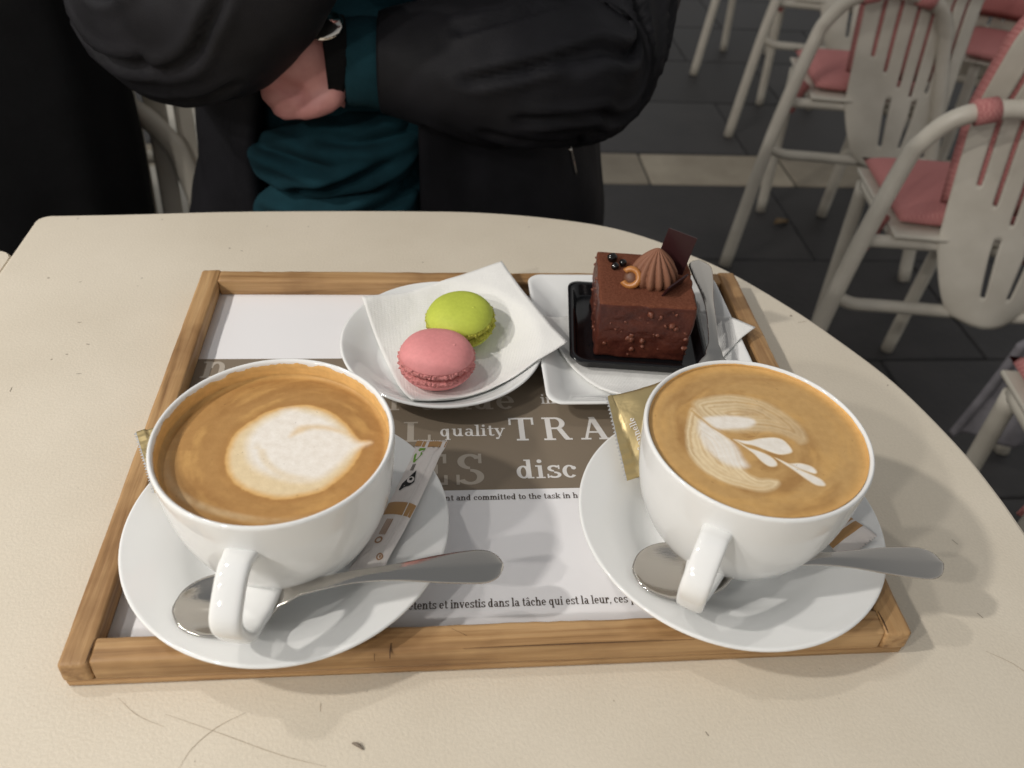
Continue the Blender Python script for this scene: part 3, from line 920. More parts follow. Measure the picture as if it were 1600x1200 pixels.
def handle_bm(az, ztop, zbot, reach, wid, thick):
    """strap handle in the radial plane at azimuth az, cup-local"""
    rt, rb = 0.0530, 0.0455
    pts2 = [(rt - 0.0065, ztop - 0.0030), (rt + 0.0035, ztop - 0.0002), (rt + 0.009, ztop + 0.0003), (rt + reach * .62, ztop - 0.003), (rt + reach, ztop - 0.012), (rt + reach * .98, ztop - 0.022), (rt + reach * .70, zbot + 0.006), (rt + reach * .25, zbot + 0.0005), (rb - 0.004, zbot + 0.001)]
    P = [Vector((math.cos(az) * r, math.sin(az) * r, z)) for r, z in pts2]
    side = Vector((-math.sin(az), math.cos(az), 0))
    Q = spline(P, 8)
    bm = bmesh.new()
    rings = []
    for i, p in enumerate(Q):
        d = (Q[min(i + 1, len(Q) - 1)] - Q[max(i - 1, 0)]).normalized()
        u = side.cross(d).normalized()
        t = i / (len(Q) - 1)
        fl = 1 + 0.22 * max(0, 1 - t / .16) + 0.5 * max(0, (t - .86) / .14)
        ring = []
        for q in range(20):
            a = 2 * math.pi * q / 20
            c, s = math.cos(a), math.sin(a)
            c = math.copysign(abs(c) ** 0.6, c); s = math.copysign(abs(s) ** 0.6, s)
            ring.append(bm.verts.new(p + side * (wid * fl * c) + u * (thick * fl * s)))
        rings.append(ring)
    for a, b in zip(rings, rings[1:]):
        for q in range(20):
            bm.faces.new((a[q], a[(q + 1) % 20], b[(q + 1) % 20], b[q]))
    bm.faces.new(rings[0][::-1]); bm.faces.new(rings[-1])
    bmesh.ops.recalc_face_normals(bm, faces=bm.faces)
    return bm
cupL = thing('coffee_cup', 'white porcelain cup of milk coffee with a round heart in the foam', 'cup', (*CC['L'], CZ))
bodyL = obj('cup_body', cup_me_bm, M_PORC, cupL)
obj('handle', handle_bm(math.radians(-99), 0.0615, 0.0200, 0.0255, 0.0067, 0.0030), M_PORC, cupL)
coffee('L', CH - 0.0095, 0.0085, cupL)
cupR = thing('coffee_cup', 'white porcelain cup of milk coffee with a feathery leaf in the foam', 'cup', (*CC['R'], CZ))
bR = bodyL.copy(); COL.objects.link(bR); bR.parent = cupR
obj('handle', handle_bm(math.radians(-122), 0.0615, 0.0200, 0.0235, 0.0066, 0.0030), M_PORC, cupR)
coffee('R', CH - 0.0030, 0.0016, cupR)

# ------------------------------------------------------------------ spoons
def spoon_mesh(L=0.152):
    """bowl tip at x=0, handle end at x=L; z is up, bowl hollow above"""
    rows = []
    N = 64
    for i in range(N + 1):
        x = L * i / N
        if x < 0.050:
            t = x / 0.050
            w = 0.0160 * math.sqrt(max(0, 1 - ((t - 0.42) / (0.42 if t < .42 else 0.58)) ** 2)) if t < .93 else None
            if w is None: w = 0.0058
            w = max(w, 0.0028 if t > .5 else 0.0006)
            dep = 0.0078 * max(0, math.sin(math.pi * min(max(t, 0), 1))) ** 0.8
        else:
            t = (x - 0.050) / (L - 0.050)
            w = 0.0030 + 0.0004 * math.cos(t * 6) + 0.0062 * (1 / (1 + math.exp(-(t - 0.60) * 10)))
            if t > 0.88:
                q = (t - 0.88) / 0.12
                w *= math.sqrt(max(0, 1 - q * q)) * 0.999 + 0.001
            dep = 0
            w += max(0, 0.0032 * (1 - t / 0.06))
        zc = 0.0
        if x >= 0.042:
            t = (x - 0.042) / (L - 0.042)
            zc = 0.0075 * math.sin(min(t * 2.3, 1) * math.pi / 2) + 0.0035 * math.sin(t * math.pi) - 0.002 * t
        rows.append((x, w, dep, zc))
    bm = bmesh.new()
    M = 12
    top = []
    for x, w, dep, zc in rows:
        r = []
        for j in range(M + 1):
            s = -1 + 2 * j / M
            z = zc - dep * (1 - s * s) if dep else zc + (0.0006 * (1 - s * s) + 0.0005 * (1 - abs(s))) * min(max((x - .055) / .03, 0), 1)
            r.append(bm.verts.new((x, w * s, z)))
        top.append(r)
    for a, b in zip(top, top[1:]):
        for j in range(M): bm.faces.new((a[j], b[j], b[j + 1], a[j + 1]))
    me = bpy.data.meshes.new('teaspoon')
    bm.to_mesh(me); bm.free()
    return me
SPOON = spoon_mesh()
def spoon(p0, p1, label, roll=0):
    o = obj('teaspoon', SPOON, M_STEEL)
    if not o.modifiers:
        s = o.modifiers.new('thickness', 'SOLIDIFY'); s.thickness = 0.0014; s.offset = 0
        sb = o.modifiers.new('smooth', 'SUBSURF'); sb.levels = 1; sb.render_levels = 1
    d = (Vector(p1) - Vector(p0))
    x = d.normalized()
    y = Vector((0, 0, 1)).cross(x).normalized()
    z = x.cross(y)
    Mx = Matrix((x, y, z)).transposed().to_4x4()
    o.matrix_world = Matrix.Translation(Vector(p0)) @ Mx @ Matrix.Rotation(roll, 4, 'X')
    return tag(o, label, 'spoon', 'stainless teaspoons')
spoon((-0.1515, -0.1380, 0.0310), (0.0010, -0.1265, 0.0362), 'steel teaspoon on the saucer of the heart coffee, handle over the paper', 0.10)
spoon((0.0640, -0.1240, 0.0310), (0.2160, -0.1345, 0.0372), 'steel teaspoon on the saucer of the leaf coffee, handle beyond the tray', 0.10)
sp3 = spoon((0.1395, -0.0150, 0.0350), (0.1660, 0.1490, 0.0280), 'steel teaspoon lying on the square plate beside the chocolate cake')
sp3.scale = (1.10, 0.95, 1.0)

# ------------------------------------------------------------------ sugar sachets and gold biscuits
class Pack:
    """pillow-shaped wrapper; u runs along it, v across it"""
    def __init__(s, origin, U, Vd, L, W, H, crimp, sag=0.0, twist=0.0, skew=Vector((0, 0, 0)), flut=0.0003):
        s.o, s.L, s.W, s.H, s.crimp, s.sag, s.tw = Vector(origin), L, W, H, crimp, sag, twist
        s.u = Vector(U).normalized()
        s.skew = skew
        s.flut = flut
        vd = Vector(Vd)
        s.v = (vd - s.u * vd.dot(s.u)).normalized()
        s.n = s.u.cross(s.v).normalized()
    def at(s, a, b, off=0.0, side=1):
        """a, b in 0..1"""
        e = min(a, 1 - a) * s.L
        full = min(max((e - s.crimp) / (s.W * .45), 0), 1)
        full = math.sin(full * math.pi / 2)
        q = 2 * b - 1
        h = s.H / 2 * full * max(0, 1 - abs(q) ** 2.6) ** 0.6
        pleat = 0.0003 * math.sin(q * 26) if e < s.crimp else s.flut * math.sin(q * 5 + a * 3) * (1 - full)
        wr = 0.0004 * mnoise.noise(Vector((a * 9, b * 5, s.L * 40)))
        wq = q * (1 + 0.10 * (1 - full)) * (0.5 * s.W)
        n = s.n * math.cos(s.tw * (a - .5)) + s.v * math.sin(s.tw * (a - .5))
        vv = s.v * math.cos(s.tw * (a - .5)) - s.n * math.sin(s.tw * (a - .5))
        return s.o + s.skew * q * max(0, 1 - a / .45) ** 2 + s.u * (a - .5) * s.L + vv * wq + n * (side * (h + 0.00012 + off) + pleat + wr + s.sag * (1 - (2 * a - 1) ** 2))
    def body(s, name, m, parent, nu=44, nv=14, teeth=0):
        V, F = [], []
        idx = {}
        for side in (1, -1):
            for i in range(nu + 1):
                for j in range(nv + 1):
                    idx[side, i, j] = len(V)
                    V.append(s.at(i / nu, j / nv, 0, side))
            for i in range(nu):
                for j in range(nv):
                    q = (idx[side, i, j], idx[side, i + 1, j], idx[side, i + 1, j + 1], idx[side, i, j + 1])
                    F.append(q if side == 1 else q[::-1])
        for i in range(nu):
            F.append((idx[1, i, 0], idx[-1, i, 0], idx[-1, i + 1, 0], idx[1, i + 1, 0]))
            F.append((idx[1, i, nv], idx[1, i + 1, nv], idx[-1, i + 1, nv], idx[-1, i, nv]))
        o = obj(name, mesh_py(name, V, F), m, parent)
        if teeth:
            for end in (0, 1):
                V, F = [], []
                for k in range(teeth):
                    b0, b1 = k / teeth, (k + 1) / teeth
                    p0, p1 = s.at(end, b0), s.at(end, b1)
                    tip = (p0 + p1) / 2 + s.u * (s.W / teeth * .75) * (1 if end else -1)
                    b = len(V)
                    V += [p0, p1, tip]; F.append((b, b + 1, b + 2))
                t = obj('crimped_edge', mesh_py('crimped_edge', V, F), M_FOILIN if m is M_GOLD else m, parent, smooth=False)
                sd = t.modifiers.new('thickness', 'SOLIDIFY'); sd.thickness = 0.0003
        return o
    def patch(s, name, a0, a1, b0, b1, m, parent, off=0.0002, n=10):
        V = [s.at(a0 + (a1 - a0) * i / n, b0 + (b1 - b0) * j / n, off) for i in range(n + 1) for j in range(n + 1)]
        F = [(i * (n + 1) + j, (i + 1) * (n + 1) + j, (i + 1) * (n + 1) + j + 1, i * (n + 1) + j + 1) for i in range(n) for j in range(n)]
        return obj(name, mesh_py(name, V, F), m, parent)
    def poly(s, name, pts, m, parent, off=0.0003):
        """pts in metres from the pack's (0,0) corner"""
        P = [s.at(x / s.L, y / s.W, off) for x, y in pts]
        c = sum(P, Vector()) / len(P)
        V = P + [c]
        F = [(i, (i + 1) % len(P), len(P)) for i in range(len(P))]
        return obj(name, mesh_py(name, V, F), m, parent, smooth=False)
def ellipse_pts(cx, cy, rx, ry, n=18): return [(cx + rx * math.cos(2 * math.pi * i / n), cy + ry * math.sin(2 * math.pi * i / n)) for i in range(n)]
def ring_marks(pk, cx, cy, r, w, m, par, off):
    V, F = [], []
    n = 20
    for i in range(n):
        a = 2 * math.pi * i / n
        for rr_ in (r, r - w): V.append(pk.at((cx + rr_ * math.cos(a)) / pk.L, (cy + rr_ * math.sin(a)) / pk.W, off))
    for i in range(n):
        j = (i + 1) % n
        F.append((2 * i, 2 * j, 2 * j + 1, 2 * i + 1))
    obj('printed_mark', mesh_py('printed_mark', V, F), m, par, smooth=False)

# left sachet: u runs from its lower end up to the top end, v towards the right
sL = thing('sugar_sachet', 'white paper sugar stick with tan stripe and black bird mark, beside the heart coffee', 'sugar sachet', group='paper sugar sticks')
A0, A1 = Vector((-0.0668, -0.1150, 0.0232)), Vector((-0.0335, -0.0372, 0.0345))
pk = Pack((A0 + A1) / 2, A1 - A0, (0.80, -0.34, 0.36), (A1 - A0).length, 0.0180, 0.0050, 0.004, sag=-0.0022)
# at() puts +n = u x v upward only if v points left of u; flip so the printed face is up
if pk.n.z < 0:
    pk.v = -pk.v; pk.n = -pk.n
    flipV = True
else:
    flipV = False
M_STICK = mat('sachet_paper', (0.74, 0.69, 0.66), 0.5, 0, 0.3)
vv = coords(M_STICK)
bump(M_STICK, noise_tex(M_STICK, vv, 120, 3, 0.5, 0.6), 0.4, 0.002)
pk.body('sachet_paper', M_STICK, sL, teeth=14)
LL, WW = pk.L, pk.W
fy = (lambda y: WW - y) if flipV else (lambda y: y)          # y measured from the left edge
def P2(pts): return [(x, fy(y)) for x, y in pts]
pk.patch('tan_stripe', 0.405, 0.50, 0.0, 1.0, M_TANINK, sL)
pk.patch('tan_end', 0.955, 1.0, 0.0, 1.0, M_TANINK, sL)
pk.patch('seam', 0.05, 0.97, fy(WW * .80) / WW - .012, fy(WW * .80) / WW + .012, mat('sachet_seam', (0.80, 0.77, 0.74), 0.5), sL, 0.0003)
pk.poly('bird_mark', P2([(0.0545, 0.0045), (0.0635, 0.0095), (0.0560, 0.0115), (0.0535, 0.0098), (0.0520, 0.0070), (0.0500, 0.0052), (0.0505, 0.0040)]), M_BLACKINK, sL, 0.00030)
pk.poly('bird_mark', P2(ellipse_pts(0.0572, 0.0088, 0.0021, 0.0021)), M_STICK, sL, 0.00042)
pk.poly('bird_mark', P2(ellipse_pts(0.0576, 0.0088, 0.0010, 0.0010)), M_BLACKINK, sL, 0.00054)
pk.poly('green_leaf', P2([(0.0690, 0.0045), (0.0740, 0.0030), (0.0800, 0.0040), (0.0805, 0.0072), (0.0780, 0.0078), (0.0765, 0.0070), (0.0745, 0.0085), (0.0690, 0.0058)]), M_GREENINK, sL)
for q in range(3):
    pk.poly('printed_line', P2([(0.0635, 0.0052 + q * .0008), (0.0678, 0.0052 + q * .0008), (0.0678, 0.0056 + q * .0008), (0.0635, 0.0056 + q * .0008)]), M_INK, sL)
M_TANS = mat('tan_small_print', (0.36, 0.20, 0.10), 0.6)
for q in range(4):
    pk.poly('printed_line', P2([(0.0215, 0.0066 + q * .0011), (0.0315, 0.0066 + q * .0011), (0.0315, 0.0072 + q * .0011), (0.0215, 0.0072 + q * .0011)]), M_TANS, sL)
ring_marks(pk, 0.0180, fy(0.0085), 0.0022, 0.0009, M_TANS, sL, 0.0003)
ring_marks(pk, 0.0085, fy(0.0140), 0.0019, 0.0007, M_TANS, sL, 0.0003)
pk.poly('printed_mark', P2(ellipse_pts(0.0085, 0.0143, 0.0008, 0.0005)), M_TANS, sL)

# right sachet, only its end shows from under the cup
sR = thing('sugar_sachet', 'white paper sugar stick with tan stripe, its end peeping from behind the leaf coffee', 'sugar sachet', group='paper sugar sticks')
ud = Vector((0.47, -0.88, 0.03)).normalized()
pk2 = Pack(Vector((0.1868, -0.1125, 0.0285)) - ud * 0.045, ud, (0.88, 0.47, 0.22), 0.090, 0.0215, 0.0034, 0.004, sag=-0.0006)
if pk2.n.z < 0:
    pk2.v = -pk2.v; pk2.n = -pk2.n
pk2.body('sachet_paper', M_STICK, sR, teeth=14)
pk2.patch('tan_stripe', 0.865, 0.915, 0.0, 1.0, M_TANINK, sR)
pk2.patch('tan_stripe', 0.80, 0.850, 0.0, 1.0, M_TANINK, sR)

def biscuit(mid, e, u, label, word=None):
    t = thing('wrapped_biscuit', label, 'biscuit', group='gold wrapped biscuits')
    e, u = Vector(e), Vector(u).normalized()
    L, W = 0.062, e.length
    p = Pack(Vector(mid) + u * L / 2, u, e, L, W, 0.0105, 0.006, flut=0.0012)
    if p.n.z < 0:
        p.v = -p.v; p.n = -p.n
    up = p.v.dot(e) > 0
    p.skew = (e / 2 - p.v * (W / 2 * (1 if up else -1))) * (1 if up else -1)
    p.body('foil_wrapper', M_GOLD, t, nu=60, nv=40, teeth=22)
    if word:                                         # reads along the width of the wrapper
        def xf(x, y, z):
            b = x if up else 1 - x
            return p.at(y, b, 0.0007 + z)
        h = 0.050
        wd = sum(G[c][1] for c in word) * h
        V0 = 0.20
        write(word, V0, 0, 1, M_PRW, t, xform=lambda X, Y, Z: xf(0.26 + (X - V0) * 0.072, 0.205 - Y * 0.062, Z * .5), name='printed_word')
    return t
G['C'] = (AR(.40, .5, .34, .5, 40, 320, .15, .12), .80)
biscuit((0.0700, -0.0400, 0.0385), (-0.003, 0.046, 0.015), (0.92, 0.36, 0.02), 'gold foil wrapped biscuit leaning on the leaf coffee saucer, printed on one end', 'Cannelle')
biscuit((-0.1825, -0.0530, 0.0385), (-0.016, 0.036, 0.004), (0.86, 0.50, 0.0), 'gold foil wrapped biscuit hidden behind the heart coffee, serrated end showing')

# ------------------------------------------------------------------ round plate, napkin, macarons
RC = (-0.0262, 0.0680)
RP = [(0.0, 0.0052), (0.038, 0.0052), (0.044, 0.0058), (0.052, 0.0095), (0.059, 0.0145), (0.0640, 0.0178), (0.0655, 0.0186), (0.0664, 0.0184), (0.0668, 0.0177), (0.0662, 0.0168), (0.062, 0.0142), (0.054, 0.0078), (0.046, 0.0026), (0.0435, 0.0), (0.0395, 0.0), (0.038, 0.0022), (0.0, 0.0024)]
rp = obj('round_plate', lathe(smooth_profile(RP, 2), 120), M_PORC, loc=(*RC, SZ))
tag(rp, 'small round white porcelain plate under the macarons', 'plate')
def plate_z(x, y):
    r = math.hypot(x - RC[0], y - RC[1])
    return SZ + (prof_z(RP, r, 7) if r < 0.0655 else 0.0186 + (r - 0.0655) * 0.18)
def napkin(name, corners, zf, label, lift=0.0007, bulge=(0, 0, 0, 0), layers=2):
    n = 48
    A, B, C_, D = [Vector((x, y, 0)) for x, y in corners]
    root = thing(name, label, 'napkin')
    for l in range(layers):
        V, F = [], []
        k_ = 1 - 0.012 * (layers - 1 - l)
        cen = (A + B + C_ + D) / 4
        for i in range(n + 1):
            for j in range(n + 1):
                s, t = i / n, j / n
                p = (A * (1 - s) + B * s) * (1 - t) + (D * (1 - s) + C_ * s) * t
                out = [0, 0, 0, 0]
                p += (A + B - D - C_).normalized() * bulge[0] * math.sin(math.pi * s) * (1 - t)
                p += (B + C_ - A - D).normalized() * bulge[1] * math.sin(math.pi * t) * s
                p += (D + C_ - A - B).normalized() * bulge[2] * math.sin(math.pi * s) * t
                p += (A + D - B - C_).normalized() * bulge[3] * math.sin(math.pi * t) * (1 - s)
                p = cen + (p - cen) * k_
                z = zf(p.x, p.y) + lift + 0.0009 * l
                z += 0.0010 * abs(mnoise.noise(Vector((p.x * 40, p.y * 40, l))))
                V.append((p.x, p.y, z))
        for i in range(n):
            for j in range(n):
                a = i * (n + 1) + j
                F.append((a, a + n + 1, a + n + 2, a + 1))
        o = obj('paper_ply', mesh_py('paper_ply', V, F), M_NAP, root)
        sd = o.modifiers.new('thickness', 'SOLIDIFY'); sd.thickness = 0.0005; sd.offset = 1
    return root
def soft(zf, d=0.007):
    def g(x, y):
        return max(sum(zf(x + a * d, y + b * d) for a in (-1, 0, 1) for b in (-1, 0, 1)) / 9, zf(x, y))
    return g
napkin('paper_napkin', [(-0.0458, 0.0060), (0.0550, 0.0570), (0.0183, 0.1500), (-0.0815, 0.1110)], soft(plate_z), 'folded white paper napkin under the pink and green macarons', bulge=(0.006, 0.0, 0.0, 0.0))

def macaron(x, y, z, R, H, rx, ry, rz, ms, mf, mc, label, seed):
    t = thing('macaron', label, 'macaron', (x, y, z))
    t.rotation_euler = (rx, ry, rz)
    rnd = random.Random(seed)
    # z = 0 is the underside; lower shell, foot, filling, foot, upper shell
    h1 = H * .27
    def dome(r0, zbase, sign, hgt, name):
        P = []
        for i in range(15):
            a = math.pi / 2 * i / 14
            P.append((r0 * math.cos(a) ** 0.62 if i < 14 else 0, zbase + sign * hgt * math.sin(a) ** 1.25))
        P = [(r0 * 0.93, zbase - sign * 0.0004)] + P
        bm = lathe(P, 72)
        for v in bm.verts:
            v.co += Vector((0, 0, 1)) * 0.00035 * mnoise.noise(v.co * 90 + Vector((seed, 0, 0)))
            v.co *= 1 + 0.010 * mnoise.noise(v.co * 45 + Vector((0, seed, 0)))
        return obj(name, bm, ms, t)
    dome(R * .985, H * .325, -1, H * .325, 'lower_shell')
    up = dome(R * .985, H * .635, 1, H * .365, 'upper_shell')
    def foot(z0, z1, name):
        bm = bmesh.new()
        n, rows = 220, 9
        rings = []
        for i in range(rows + 1):
            q = i / rows
            r0 = R * (0.965 + 0.04 * math.sin(math.pi * q))
            ring = []
            for j in range(n):
                a = 2 * math.pi * j / n
                p = Vector((math.cos(a) * 26, math.sin(a) * 26, q * 3.0 + seed + z0 * 100))
                rr_ = r0 + R * 0.075 * mnoise.noise(p * .6) + R * 0.055 * mnoise.noise(p * 1.6)
                if i in (0, rows): rr_ -= R * .06
                ring.append(bm.verts.new((rr_ * math.cos(a), rr_ * math.sin(a), z0 + (z1 - z0) * q + 0.0007 * mnoise.noise(p * .8))))
            rings.append(ring)
        for a, b in zip(rings, rings[1:]):
            for j in range(n): bm.faces.new((a[j], a[(j + 1) % n], b[(j + 1) % n], b[j]))
        bm.faces.new(rings[0][::-1]); bm.faces.new(rings[-1])
        return obj(name, bm, mf, t)
    foot(H * .310, H * .450, 'lower_foot')
    foot(H * .505, H * .650, 'upper_foot')
    obj('filling', lathe([(0, H * .43), (R * .86, H * .43), (R * .90, H * .475), (R * .86, H * .52), (0, H * .52)], 64), mc, t)
    bm = bmesh.new()
    for q in range(3):
        bmesh.ops.create_icosphere(bm, subdivisions=2, radius=R * .045, matrix=Matrix.Translation((R * (.28 + .05 * q), -R * (.28 - .03 * (q % 2)), H * .965)) @ Matrix.Diagonal((1.2, 1, .5, 1)))
    obj('shell_peak', bm, ms, t)
    return t
macaron(-0.0303, 0.0425, 0.0137, 0.0238, 0.0285, -0.05, 0.02, 0.3, M_PINK, M_PINKF, M_RASP, 'pink raspberry macaron standing in front of the green one', 3)
macaron(-0.0128, 0.0850, 0.0136, 0.0228, 0.0285, 0.02, -0.11, 0.2, M_GREEN, M_GREENF, M_PIST, 'pale green pistachio macaron tucked behind the pink one', 9)

# ------------------------------------------------------------------ square plate with the chocolate cake
QC = (0.1078, 0.0758)
def sq_ring(h, r, z): return [(x, y, z) for x, y in rsquare(h, r, 8)]
sq = loft([sq_ring(0.030, 0.008, 0.0042), sq_ring(0.046, 0.010, 0.0044), sq_ring(0.0515, 0.011, 0.0056), sq_ring(0.0575, 0.011, 0.0095), sq_ring(0.0675, 0.010, 0.0165), sq_ring(0.0692, 0.010, 0.0172), sq_ring(0.0704, 0.010, 0.0172), sq_ring(0.0709, 0.010, 0.0165),
           sq_ring(0.0700, 0.010, 0.0152), sq_ring(0.0590, 0.011, 0.0060), sq_ring(0.0545, 0.011, 0.0020), sq_ring(0.0530, 0.011, 0.0), sq_ring(0.0500, 0.010, 0.0), sq_ring(0.0490, 0.010, 0.0018), sq_ring(0.030, 0.008, 0.0020)])
sqo = obj('square_plate', sq, M_PORC, loc=(*QC, SZ))
for p in sqo.data.polygons:
    p.use_smooth = True
tag(sqo, 'square white porcelain plate under the chocolate cake', 'plate')
def sq_z(x, y):
    d = (abs(x - QC[0]) ** 6 + abs(y - QC[1]) ** 6) ** (1 / 6)
    P = [(0, 0.0043), (0.046, 0.0044), (0.0515, 0.0056), (0.0575, 0.0095), (0.0675, 0.0165), (0.0704, 0.0173)]
    return SZ + (prof_z(P, d, 6) if d < 0.0704 else 0.0173 + (d - 0.0704) * .15)
napkin('paper_napkin', [(0.0995, 0.0075), (0.1895, 0.0765), (0.1270, 0.1440), (0.0425, 0.0960)], soft(sq_z), 'white paper napkin under the black cake tray on the square plate', bulge=(0.0, 0.0, 0.0, 0.011))

KR = math.radians(-6.5)
KC = Vector((0.1090, 0.0890, 0))
NZ = SZ + 0.0044 + 0.0030
bt = obj('cake_tray', loft([[(x, y, z) for x, y in rsquare(h, r, 6)] for h, r, z in ((0.030, 0.008, 0.0010), (0.0395, 0.008, 0.0010), (0.0410, 0.008, 0.0016), (0.0430, 0.008, 0.0088), (0.0438, 0.008, 0.0092), (0.0466, 0.008, 0.0090), (0.0468, 0.008, 0.0084),
                                 (0.0440, 0.008, 0.0084), (0.0422, 0.008, 0.0008), (0.0405, 0.008, 0.0), (0.030, 0.008, 0.0))]), M_BLKP, loc=(KC.x - 0.001, KC.y - 0.001, NZ), rot=(0, 0, KR))
tag(bt, 'glossy black plastic tray holding the chocolate cake', 'cake tray')
ck_ = thing('chocolate_cake', 'square chocolate cake with nut glaze, piped rosette and chocolate plaques', 'cake', (KC.x, KC.y, NZ + 0.0010), KR)
CHW, CHD, CHH = 0.0310, 0.0310, 0.0440
bm = box(-CHW, CHW, -CHD, CHD, 0, CHH, 0.0022, 3)
bmesh.ops.subdivide_edges(bm, edges=[e for e in bm.edges if e.calc_length() > 0.02], cuts=26, use_grid_fill=True)
for v in bm.verts:
    c0 = v.co.copy()
    side = c0.z < CHH - 0.0006
    n = mnoise.noise(c0 * 55) * 0.0009 + mnoise.noise(c0 * 150) * 0.0010 + mnoise.noise(c0 * 380) * 0.0004
    d = Vector((c0.x, c0.y, 0)).normalized()
    if side: v.co += d * n
    else: v.co.z += mnoise.noise(c0 * 70) * 0.0003
    v.co.x *= 1 + 0.035 * (c0.z / CHH - .5)
for fc in bm.faces:
    fc.material_index = 1 if fc.calc_center_median().z > CHH - 0.0009 else 0
body = obj('cake_body', bm, M_CHOC, ck_)
body.data.materials.append(M_COCOA)
nutm = []
for q in range(4):
    b2 = bmesh.new()
    bmesh.ops.create_icosphere(b2, subdivisions=2, radius=1)
    for v in b2.verts:
        v.co *= 1 + 0.45 * mnoise.noise(v.co * 1.3 + Vector((q * 7, 0, 0)))
    me = bpy.data.meshes.new('nut_piece'); b2.to_mesh(me); b2.free()
    me.materials.append(M_NUTC)
    me.polygons.foreach_set('use_smooth', [True] * len(me.polygons))
    nutm.append(me)
rn = random.Random(12)
def nut(px_, py_, pz_, s, sx=1, sy=1):
    o = bpy.data.objects.new('nut_piece', nutm[rn.randrange(4)])
    COL.objects.link(o); o.parent = ck_
    o.location = (px_, py_, pz_)
    o.rotation_euler = (rn.random() * 6, rn.random() * 6, rn.random() * 6)
    o.scale = (s, s * rn.uniform(.7, 1.1), s * rn.uniform(.6, 1))
for q in range(34):
    z = rn.uniform(0.003, CHH - 0.004)
    w_ = 1 + 0.035 * (z / CHH - .5)
    nut(rn.uniform(-.95, .95) * CHW * w_, -CHD + 0.0004, z, rn.choice((0.0008, 0.0012, 0.0016, 0.0024)))
for q in range(30):
    z = rn.uniform(0.003, CHH - 0.004)
    sx = -1 if q % 3 else 1
    w_ = 1 + 0.035 * (z / CHH - .5)
    nut(sx * (CHW * w_ - 0.0003), rn.uniform(-.95, .95) * CHD, z, rn.uniform(0.0008, 0.0017))
for q in range(10):
    nut(rn.uniform(-.95, .95) * CHW, CHD - 0.0004, rn.uniform(0.003, CHH - 0.004), rn.uniform(0.0008, 0.0016))
# rosette of piped cream
bm = bmesh.new()
rings = []
nr_, na = 26, 168
for i in range(nr_ + 1):
    q = i / nr_
    r0 = 0.0128 * (math.cos(q * math.pi / 2) ** 0.80) * (0.86 + .14 * math.sin(min(q * 5, 1) * math.pi / 2)) + 0.0002
    zz = 0.0165 * q ** 0.95
    ring = []
    for j in range(na):
        a = 2 * math.pi * j / na
        rdg = abs(math.cos(a * 7 + q * 1.5))
        r = r0 * (0.80 + 0.24 * rdg ** 0.8) * (1 + .04 * mnoise.noise(Vector((math.cos(a) * 2, math.sin(a) * 2, q))))
        ring.append(bm.verts.new((r * math.cos(a), r * math.sin(a), zz)))
    rings.append(ring)
for a, b in zip(rings, rings[1:]):
    for j in range(na): bm.faces.new((a[j], a[(j + 1) % na], b[(j + 1) % na], b[j]))
bm.faces.new(rings[-1]); bm.faces.new(rings[0][::-1])
obj('piped_rosette', bm, M_CREAM, ck_, loc=(0.0050, 0.0000, CHH - 0.0008)).scale = (1.24, 1.24, 1.5)
# plaques of dark chocolate
def plaque(w, h, loc, rot, label):
    o = obj('chocolate_plaque', box(-w / 2, w / 2, -0.0006, 0.0006, 0, h, 0.0002, 1), M_DARKCH, ck_, smooth=False, loc=loc, rot=rot)
    o['label'] = label
plaque(0.0200, 0.0300, (0.0160, 0.0105, CHH - 0.0010), (math.radians(-10), math.radians(8), math.radians(-20)), 'upright dark chocolate plaque behind the rosette')
plaque(0.0235, 0.0095, (0.0165, -0.0105, CHH - 0.0004), (math.radians(22), math.radians(0), math.radians(50)), 'low dark chocolate plaque leaning on the rosette')
# hollow caramelised half nut
bm = bmesh.new()
N1, N2 = 20, 10
ri = []
for i in range(N1 + 1):
    a = math.radians(-150 + 285 * i / N1)
    c = Vector((0.0044 * math.cos(a), 0.0044 * math.sin(a), 0))
    ring = []
    for j in range(N2):
        b = 2 * math.pi * j / N2
        rr_ = 0.0018 * (1 + .3 * mnoise.noise(Vector((i * .5, j * .6, 1))))
        ring.append(bm.verts.new(c * (1 + rr_ / 0.0044 * math.cos(b)) + Vector((0, 0, 0.0020 * math.sin(b)))))
    ri.append(ring)
for a, b in zip(ri, ri[1:]):
    for j in range(N2): bm.faces.new((a[j], a[(j + 1) % N2], b[(j + 1) % N2], b[j]))
bm.faces.new(ri[0][::-1]); bm.faces.new(ri[-1])
nutc = obj('caramel_nut', bm, M_NUT, ck_, loc=(-0.0112, -0.0080, CHH + 0.0052), rot=(math.radians(52), math.radians(-12), math.radians(-15)))
nutc.scale = (1.25, 1.25, 1.25)
bm = bmesh.new()
bmesh.ops.create_icosphere(bm, subdivisions=3, radius=0.0042, matrix=Matrix.Diagonal((1, 1, .55, 1)))
obj('nut_hollow', bm, M_NUTIN, nutc, loc=(0, 0, -0.0013))
for x, y, s in ((-0.0215, 0.0190, 0.0034), (-0.0145, 0.0140, 0.0027), (-0.0200, 0.0095, 0.0026)):
    bm = bmesh.new()
    bmesh.ops.create_icosphere(bm, subdivisions=3, radius=s)
    for v in bm.verts: v.co *= 1 + .16 * mnoise.noise(v.co * 420 + Vector((s * 9000, 0, 0)))
    obj('crunchy_pearl', bm, M_PEARL, ck_, loc=(x, y, CHH + s * .72))

# ------------------------------------------------------------------ crumb on the table
bm = tube([(-0.0695, -0.1895, 0.0006), (-0.0670, -0.1905, 0.0009), (-0.0645, -0.1925, 0.0006)], [0.0004, 0.0009, 0.0004], 8, 6)
tag(obj('crumb', bm, M_SCRD), 'small dark crumb on the bare tabletop in front of the tray', 'crumb')

